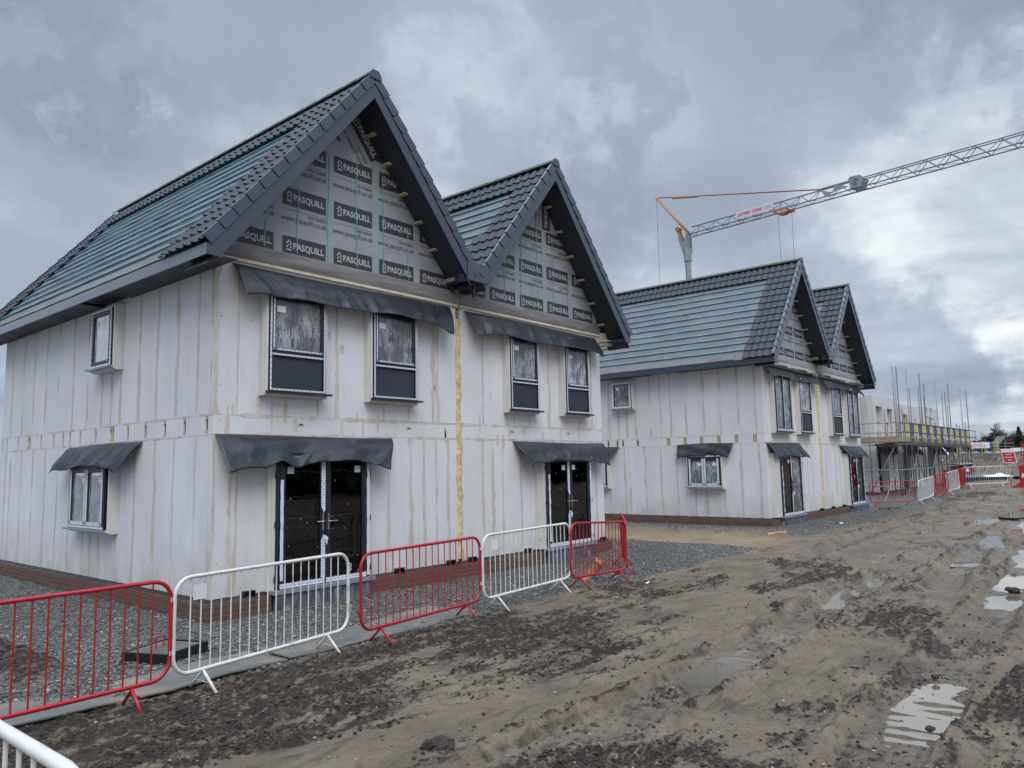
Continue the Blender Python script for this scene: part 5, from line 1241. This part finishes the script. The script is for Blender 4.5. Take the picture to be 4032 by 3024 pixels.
m = MB(); m.box((-.35, -.22, 0), (1.55, -.19, .56)); m.build('board', 'sign_white', LB); m = MB(); put(m, T_LOV, lambda u, v: (-.25+u, -.222, .10+v)); m.build('lettering', 'sign_red', LB)
m = MB(); m.grid(lambda u, v: (75.0+2.35*u, 3.25-2.75*u, 1.95+.30*v+.05*math.sin(u*20)*v), 24, 2); o = m.build('white_sheeting', 'tarp_white', None, solid=.03); tag(o, 'long strip of white sheeting lying along the top of the earth bank', 'sheeting')
m = MB(); m.box((0, 0, 0), (.06, 3.6, .07), 0, None); o = m.build('white_beam', 'tarp_white', None, loc=(60.2, 1.55, 2.0)); o.rotation_euler = (R(22), 0, R(-62)); tag(o, 'white beam slanting at the left end of the earth bank, under the scaffold deck', 'beam')
m = MB(); m.box((0, 0, 0), (1.7, .3, .32)); o = m.build('stacked_panel', 'tarp_white', None, loc=(66.0, -1.9, 2.15)); o.rotation_euler = (0, 0, S2.rotation_euler[2]); tag(o, 'small pale stack of panels on the bank behind the red traffic gate', 'panels')
# low foundation with sheeted stacks at the foot of the bank
FD = empty('foundation', (52.3, -1.0, .25), math.atan2(-2.6, 2.2), 'low dark red brick foundation wall at the foot of the bank', 'foundation')
m = MB(); m.box((-1.5, 0, -.3), (5.4, .3, .22)); m.build('plinth', 'brick', FD)
for (x, y, w, mt, lab, s_) in ((52.2, -1.1, 1.5, 'tarp_blue', 'stack under blue sheeting on the foundation behind the long white barrier', 1), (53.2, -2.4, 1.9, 'tarp_white', 'stack under crumpled white sheeting behind the long white barrier', 2), (54.4, -4.0, 1.5, 'tarp_blue', 'stack under blue and white sheeting behind the exclusion sign', 3)):
    m = MB(); m.grid(lambda u, v: ((u-.5)*w, (v-.5)*.9, (.16+.06*math.sin(u*9+s_)+.04*math.sin(u*23))*(math.sin(u*math.pi)*math.sin(v*math.pi))**.35), 24, 10); o = m.build('sheeted_stack', mt, None, smooth=True, loc=(x, y, .50)); o.rotation_euler = (0, 0, math.atan2(-2.6, 2.2)); tag(o, lab, 'stack', 'sheeted stacks on the foundation')
# exclusion sign
face = math.atan2(-4.4-CAM.y, 43.3-CAM.x)-math.pi/2
SG = empty('warning_sign', (43.4, -4.42, gz(43.4, -4.4)), face, 'white and red crane exclusion zone sign on a timber post', 'sign')
m = MB(); m.box((-.31, -.02, 1.24), (.31, 0, 2.02), 0, lambda x, y, z: (x-.14*(z-1.6), y, z)); m.build('board', 'sign_white', SG, bevel=.01)
m = MB(); m.box((-.27, -.024, 1.29), (.27, -.021, 1.82), 0, lambda x, y, z: (x-.14*(z-1.6), y, z)); m.build('red_field', 'sign_red', SG)
m = MB()
for VF, w, z in zip(T_CR, (.24, .40, .20), (1.68, 1.53, 1.38)): put(m, VF, lambda u, v: (u-w/2-.14*(z+v-1.6), -.026, z+v))
m.build('lettering', 'sign_white', SG)
m = MB(); m.box((-.03, 0, .35), (.04, .04, 1.5)); m.build('post', 'timber', SG)
for a, b_ in ((-.30, -.05), (.28, .05), (0, .35)): m = MB(); m.tube([(0, .02, .50), (a, b_, .0)], .028, 5); m.build('leg', 'board', SG)
# red plastic traffic gate
TG = empty('red_gate', (40.45, -5.32, gz(40.4, -5.3)), math.atan2(-4.9+5.9, -.6)+math.pi, 'red plastic gate with an upright red arm at the right edge of the picture', 'gate')
TG.rotation_euler = (0, 0, face)
m = MB(); m.box((-.16, -.06, .08), (.16, .06, 1.10)); m.box((.161, -.04, .85), (1.2, .04, 1.06)); m.box((.161, -.04, .14), (1.2, .04, .24)); m.build('panel', 'red_paint', TG, bevel=.01)
m = MB(); 
for dx in (-.06, .06): m.tube([(dx-.02, .07, .9), (dx+.10, .07, 2.15)], .018, 6)
for k in range(7): m.tube([(-.08+.10*k/7, .07, 1.05+k*.17), (.04+.10*k/7, .07, 1.12+k*.17)], .012, 5)
m.box((.02, .04, 2.02), (.20, .10, 2.22)); m.build('arm', 'red_paint', TG)
m = MB(); ringb(m, lambda a, d, z: (a, -d, z), .17, 1.2, .24, .85, .035, .041, .05); m.box((-.06, -.064, .48), (.05, -.061, .68)); m.build('reflector', 'sign_white', TG)
m = MB(); m.box((-.48, -.3, 0), (.42, .3, .08)); m.prism([(-.35, .081), (.32, .081), (.1, .25), (-.12, .25)], -.16, .16); m.build('base', 'red_paint', TG, bevel=.01)
# orange post and small red vehicle beyond the scaffold
m = MB(); m.tube([(0, 0, 0), (0, 0, 1.5)], .13, 14); m.tube([(.16, .1, 0), (.16, .1, 1.42)], .06, 8); m.tube([(0, 0, 1.5), (0, 0, 1.54)], .15, 14); o = m.build('marker_post', 'crane_yellow', None, smooth=True, loc=(56.9, 1.42, gz(56.9, 1.4)+.05)); tag(o, 'stout orange post behind the far end of the scaffold', 'post')
RV = empty('site_vehicle', (54.2, .15, gz(54, .2)), math.atan2(-1, 1.1), 'small red vehicle with pale roof half hidden behind the far barriers', 'vehicle')
m = MB(); m.prism([(-.1, .35), (-.1, .75), (.35, .85), (1.45, .85), (1.6, .55), (1.6, .35)], 0, .9); m.build('body', 'red_paint', RV, bevel=.02)
m = MB(); m.prism([(.3, .86), (.42, 1.14), (1.3, 1.14), (1.42, .86)], .05, .85); m.build('window', 'glass', RV)
m = MB(); m.box((.3, 0, 1.15), (1.45, .9, 1.22)); m.build('roof', 'sign_white', RV, bevel=.02)
for x in (.25, 1.25): m = MB(); m.tube([(x, -.05, .28), (x, .2, .28)], .28, 14); m.build('wheel', 'black_plastic', RV)

# ------------------------------------------------------------------ crane
ZJ = 20.46; J0 = Vector((50.2, 17.45, 0)); JE = Vector((47.65, -5.6, 0)); jd = (JE-J0).normalized(); jn = Vector((-jd.y, jd.x, 0))
CR = empty('tower_crane', (50.0, 17.4, .0), 0, 'grey tower crane with a long lattice jib reaching right across the sky', 'crane')
def cp(s, o, z): p = J0+jd*s+jn*o; return (p.x-50.0, p.y-17.4, z)
m = MB(); mx_ = cp(0, 0, 0)
for (z0, z1, w) in ((0, 10, .30), (10, 18.6, .255)):
    m.tube([(mx_[0], mx_[1], z0), (mx_[0], mx_[1], z1)], w, 8)
m.build('mast', 'crane_grey', CR)
m = MB(); m.tube([(mx_[0], mx_[1], 18.3), (mx_[0], mx_[1], 18.9), (mx_[0], mx_[1], 19.4)], [.33, .34, .30], 8)
for o_ in (-.22, .18): m.prism([(-.28, 18.9), (.28, 18.9), (.30, 19.5), (.34, 20.5), (.1, 20.8), (-.1, 20.2), (-.40, 20.0), (-.55, 20.6), (-.75, 20.5), (-.5, 19.6)], 0, .05, lambda x, y, z: cp(x, o_+y, z))
m.build('mast_head', 'crane_grey', CR, normals=True)
m = MB()
for o_ in (-.18, .14): m.prism([(-.58, 20.2), (-.32, 20.2), (-.55, 20.8), (-.68, 21.25), (-.85, 21.25), (-.82, 20.9)], 0, .05, lambda x, y, z: cp(x, o_+y, z))
m.tube([cp(-.78, -.25, 21.2), cp(-.78, .25, 21.2)], .19, 12); m.build('sheave_arm', 'crane_yellow', CR, normals=True)
# positions along the jib that match what is seen: s as function of picture place
tipS, tipZ = -2.85, 24.5
m = MB()
for o_ in (-.16, .16): m.tube([cp(.25, o_, 20.6), cp(tipS, o_*.35, tipZ)], .075, 6)
for k in range(5): f = .15+k*.17; m.tube([cp(.25+(tipS-.25)*f, -.16*(1-f*.65), 20.6+(tipZ-20.6)*f), cp(.25+(tipS-.25)*f, .16*(1-f*.65), 20.6+(tipZ-20.6)*f)], .03, 5)
m.build('back_strut', 'crane_yellow', CR, smooth=True)
JL = 31.0; H0 = .64
def jh(s): return H0
m = MB(); wj = .42
for o_ in (-wj, wj): m.tube([cp(.3, o_, ZJ-.05), cp(JL, o_, ZJ-.05)], .045, 6)
sB = 14.0
m.tube([cp(.5, 0, ZJ+H0), cp(sB, 0, ZJ+H0)], .05, 6)
for o_ in (-.2, .2): m.tube([cp(sB, o_, ZJ+H0), cp(JL, o_, ZJ+H0)], .04, 6)
m.build('jib_chord', 'crane_grey_dark', CR, smooth=True)
m = MB(); s = .6; st_ = 1.42; k = 0
while s+st_ < JL:
    top = [(0,)] if s < sB else [(-.2,), (.2,)]
    for o_ in (-wj, wj):
        tt = 0 if s < sB else math.copysign(.2, o_)
        m.tube([cp(s, o_, ZJ-.05), cp(s+st_/2, tt, ZJ+H0)], .024, 5, caps=False); m.tube([cp(s+st_/2, tt, ZJ+H0), cp(s+st_, o_, ZJ-.05)], .024, 5, caps=False)
    m.tube([cp(s, -wj, ZJ-.05), cp(s, wj, ZJ-.05)], .02, 5, caps=False); m.tube([cp(s, -wj, ZJ-.05), cp(s+st_, wj, ZJ-.05)], .018, 5, caps=False)
    if s > sB: m.tube([cp(s+st_/2, -.2, ZJ+H0), cp(s+st_/2, .2, ZJ+H0)], .02, 5, caps=False)
    s += st_; k += 1
m.build('jib_lattice', 'crane_grey_dark', CR, smooth=True)
m = MB(); m.tube([cp(tipS, 0, tipZ), cp(11.3, 0, ZJ+H0+.08)], .05, 6); m.build('tie_bar', 'crane_red', CR)
m = MB(); m.tube([cp(-1.2, 0, tipZ-(tipZ-ZJ-H0)*(2.15/15.55)), cp(1.2, 0, tipZ-(tipZ-ZJ-H0)*(4.55/15.55))], .085, 6); m.build('tie_coupling', 'crane_yellow', CR)
m = MB(); m.tube([cp(tipS, 0, tipZ), cp(tipS, 0, 1.0)], .016, 5); m.build('rope', 'tarp_blue', CR)
m = MB(); m.tube([cp(11.3, 0, ZJ+H0+.08), cp(13.5, 0, ZJ+H0+.08)], .07, 6); m.build('tie_bar', 'crane_grey_dark', CR)
TR = 8.45
m = MB()
for s_ in (-.5, .5):
    m.box((TR+s_-.04, -.55, ZJ-.22), (TR+s_+.04, .55, ZJ-.14), 0, lambda a, b_, c: cp(a, b_, c))
for o_ in (-.6, .52): m.box((TR-.6, o_, ZJ-.22), (TR+.6, o_+.05, ZJ-.04), 0, lambda a, b_, c: cp(a, b_, c)); m.box((TR-.5, o_, ZJ-.04), (TR-.42, o_+.05, ZJ+.16), 0, lambda a, b_, c: cp(a, b_, c))
m.prism([(TR-.42, ZJ-.23), (TR+.5, ZJ-.23), (TR+.2, ZJ-.42), (TR-.2, ZJ-.42)], -.2, .2, lambda x, y, z: cp(x, y, z)); m.build('trolley', 'crane_yellow', CR, normals=True)
for s_ in (-.42, .62): m = MB(); m.tube([cp(TR+s_, 0, ZJ-.45), cp(TR+s_-.05, 0, 4.0)], .014, 5); m.build('hoist_rope', 'galv_dark', CR)
# fold joint plates and cover
oS = -wj-.04
sg = -1
m = MB(); m.prism([(11.75, ZJ+.02), (12.45, ZJ+.05), (11.6, ZJ+.42)], -wj-.06, -wj-.03, lambda x, y, z: cp(x, y*sg*-1 if False else y, z)); m.prism([(12.35, ZJ+.1), (13.5, ZJ+.2), (12.55, ZJ+.62)], -wj-.06, -wj-.03, lambda x, y, z: cp(x, y, z)); m.build_each('fold_plate', 'crane_grey', CR, normals=True)
m = MB(); m.prism([(13.6, ZJ-.02), (14.25, ZJ-.06), (14.5, ZJ+.58), (14.3, ZJ+.78), (13.65, ZJ+.84), (13.5, ZJ+.72)], -.52, -.36, lambda x, y, z: cp(x, y, z)); m.prism([(13.6, ZJ-.02), (14.25, ZJ-.06), (14.5, ZJ+.58), (14.3, ZJ+.78), (13.65, ZJ+.84), (13.5, ZJ+.72)], .36, .52, lambda x, y, z: cp(x, y, z)); m.build('fold_housing', 'crane_grey', CR, normals=True)
m = MB(); m.tube([tuple(Vector(cp(14.0, -.54, ZJ+.42))+Vector(jd)*.2*math.cos(a)+Vector((0, 0, .2*math.sin(a)))) for a in np.arange(.3, 5.0, .3)], .03, 6); m.tube([cp(14.0, -.53, ZJ+.42), cp(14.0, -.56, ZJ+.42)], .07, 10); m.build('pulley', 'crane_grey_dark', CR)
# banner hung on the camera side
fs = 1 if (jn.x*(CAM.x-50)+jn.y*(CAM.y-5)) > 0 else -1
m = MB(); bo = fs*(wj+.08); m.box((4.83, bo-.02, ZJ+.08), (7.9, bo+.02, ZJ+.60), 0, lambda a, b_, c: cp(a, b_, c)); BN = m.build('banner', 'sign_white', CR, normals=True)
m = MB(); put(m, T_LAD, lambda u, v: cp(4.93+u*.88, bo+fs*.024, ZJ+.20+v*.8)); m.build('lettering', 'sign_red', BN)
m = MB(); put(m, T_HIRE, lambda u, v: cp(7.12+u*.85, bo+fs*.024, ZJ+.20+v*.8)); m.build('lettering', 'sign_grey', BN)

# ------------------------------------------------------------------ trees far away
def bare_tree(x, y, z, h, seed, label, spread=.5, dens=1.0):
    rg = random.Random(seed); T0 = empty('bare_tree', (x, y, z), 0, label, 'tree', 'leafless trees behind the hedge')
    tr = MB(); br = MB()
    def grow(p, d, L_, r, lvl):
        n = 3; pts = [p.copy()]; rs = [r]; q = p.copy(); dd = d.copy()
        for i in range(n):
            dd = (dd+Vector((rg.gauss(0, .13), rg.gauss(0, .13), rg.gauss(.05, .08)))).normalized(); q = q+dd*L_/n; pts.append(q.copy()); rs.append(max(.032, r*(1-.42*(i+1)/n)))
        (tr if lvl == 0 else br).tube(pts, rs, 5 if lvl < 2 else 3, caps=False)
        if lvl >= 5: return
        k = {0: 5, 1: 4, 2: 4, 3: 4, 4: 4}[lvl]
        for j in range(k):
            i = rg.randint(1, n); a = dd.orthogonal().normalized(); a.rotate(Matrix.Rotation(rg.random()*6.28, 3, dd)); nd_ = (dd*rg.uniform(.55, 1.0)+a*rg.uniform(.35, .85)*spread*1.6).normalized()
            grow(pts[i], nd_, L_*rg.uniform(.55, .8), rs[i]*.62, lvl+1)
    grow(Vector((0, 0, 0)), Vector((0, 0, 1)), h*.34, h*.022, 0)
    tr.build('trunk', 'bark', T0); br.build('crown', 'bark', T0)
bare_tree(207.6, 17.0, .5, 9.6, 3, 'tall bare tree, left one of the two above the hedge at far right')
bare_tree(209.2, 14.4, .5, 8.8, 4, 'bare round-topped tree at far right, behind the dark conifer')
bare_tree(203.5, 22.6, .5, 7.0, 6, 'low bare tree left of the tall ones, just right of the scaffold poles')
bare_tree(205.5, 19.8, .5, 7.2, 8, 'slight bare tree between the low one and the tall one')
bare_tree(212.2, 10.9, .5, 8.6, 9, 'bare tree cut by the right edge of the picture')
def foliage(name, cx, cy, rad, z0, z1, n, seed, size=.22, shape='hedge', parent=None):
    rg = np.random.default_rng(seed); m = MB()
    for i in range(n):
        u = rg.random(); v = rg.random()
        if shape == 'cone': z = z0+(z1-z0)*u**1.3; r = rad*(1-u**1.3)*(.5+.5*v)+.1; a = rg.random()*6.28; x, y = cx+r*math.cos(a), cy+r*math.sin(a)
        s = size*(.5+rg.random()); d = rg.normal(size=3); d /= np.linalg.norm(d); e = np.cross(d, rg.normal(size=3)); e /= np.linalg.norm(e)
        p = np.array((x, y, z)); m.poly([p-d*s, p+e*s*.5, p+d*s, p-e*s*.5], int(rg.random() < .3))
    return m.build(name, ['needle', 'needle_light'], parent)
CT = empty('conifer', (209.8, 13.7, .5), 0, 'small dark pointed conifer rising above the hedge at far right', 'tree')
foliage('crown', 0, 0, 1.5, 3.0, 8.2, 2600, 5, .22, 'cone', CT); m = MB(); m.tube([(0, 0, 0), (0, 0, 7.5)], [.16, .05], 6); m.build('trunk', 'bark', CT)
# evergreen hedge as one mass
rg = np.random.default_rng(8); m = MB()
A0, A1 = np.array((190., 45.)), np.array((216., 6.))
for i in range(26000):
    u = rg.random(); d = rg.random(); p = A0+(A1-A0)*u + np.array((3.5, 2.2))*(d-.3)
    top = 5.2+1.0*math.sin(u*21)+.7*math.sin(u*47+1)+.5*math.sin(u*111)+1.1*math.exp(-((u-.82)/.07)**2); z = .3+(top)*rg.random()**.8; s = .26*(.5+rg.random())
    dd = rg.normal(size=3); dd /= np.linalg.norm(dd); e = np.cross(dd, rg.normal(size=3)); e /= np.linalg.norm(e); q = np.array((p[0], p[1], z))
    m.poly([q-dd*s, q+e*s*.6, q+dd*s, q-e*s*.6], int(rg.random() < .25))
m.grid(lambda u, v: (A0[0]+(A1[0]-A0[0])*u+1.6, A0[1]+(A1[1]-A0[1])*u+1., .2+v*(4.3+1.0*math.sin(u*21)+.7*math.sin(u*47+1))), 60, 2)
o = m.build('evergreen_hedge', ['needle', 'needle_light']); tag(o, 'long dark evergreen hedge along the far side of the site', 'hedge', kind='stuff')

# ------------------------------------------------------------------ across the site road, mirrored in the door glass
def mesh_panel(x, y, lab):
    P0 = empty('mesh_fence_panel', (x, y, gz(x, y)), R(-3), lab, 'fence', 'mesh fence panels across the site road')
    m = MB(); m.tube(rrect(3.4, .12, 2.0, .08), .02, 6, closed=True); m.build('frame', 'galv', P0, smooth=True)
    m = MB()
    for k in range(34): m.tube([(.05+k*.1, 0, .13), (.05+k*.1, 0, 1.98)], .003, 3, caps=False)
    for k in range(8): m.tube([(.02, 0, .2+k*.24), (3.38, 0, .2+k*.24)], .003, 3, caps=False)
    m.build('mesh', 'galv', P0)
    for a in (.0, 3.4): m = MB(); m.box((a-.12, -.35, .0), (a+.12, .35, .13)); m.build('foot', 'black_plastic', P0, bevel=.02)
mesh_panel(8.6, -14.2, 'mesh fence panel mirrored in the right leaf of the near doors'); mesh_panel(12.2, -14.4, 'mesh fence panel next along, mirrored at the edge of the near doors')
mesh_panel(19.5, -14.6, 'mesh fence panel mirrored in the left leaf of the second doors')
place_barrier(copy_tree(whiteB), (7.4, -11.6), (9.7, -11.7), 'white barrier across the site road, mirrored low in the near glass doors', 'barriers across the site road')
place_barrier(copy_tree(redB), (9.9, -11.8), (12.2, -11.7), 'red barrier across the site road, mirrored beside the white one', 'barriers across the site road')
place_barrier(copy_tree(whiteB), (18.0, -11.8), (20.3, -11.7), 'white barrier across the site road, mirrored in the second glass doors', 'barriers across the site road')
rg = np.random.default_rng(18); m = MB()
for i in range(7000):
    x = -15+rg.random()*95; y = -34-rg.random()*2.5; z = .1+(5.2+1.2*math.sin(x*.5)+.8*math.sin(x*1.7))*rg.random()**.8; s = .5*(.5+rg.random())
    dd = rg.normal(size=3); dd /= np.linalg.norm(dd); e = np.cross(dd, rg.normal(size=3)); e /= np.linalg.norm(e); q = np.array((x, y, z))
    m.poly([q-dd*s, q+e*s*.6, q+dd*s, q-e*s*.6], int(rg.random() < .25))
m.grid(lambda u, v: (-15+95*u, -36.5, .0+v*(4.9+1.2*math.sin((-15+95*u)*.5)+.8*math.sin((-15+95*u)*1.7))), 90, 2)
o = m.build('roadside_hedge', ['needle', 'needle_light']); tag(o, 'dark hedge behind the camera, mirrored in the door glass', 'hedge', kind='stuff')
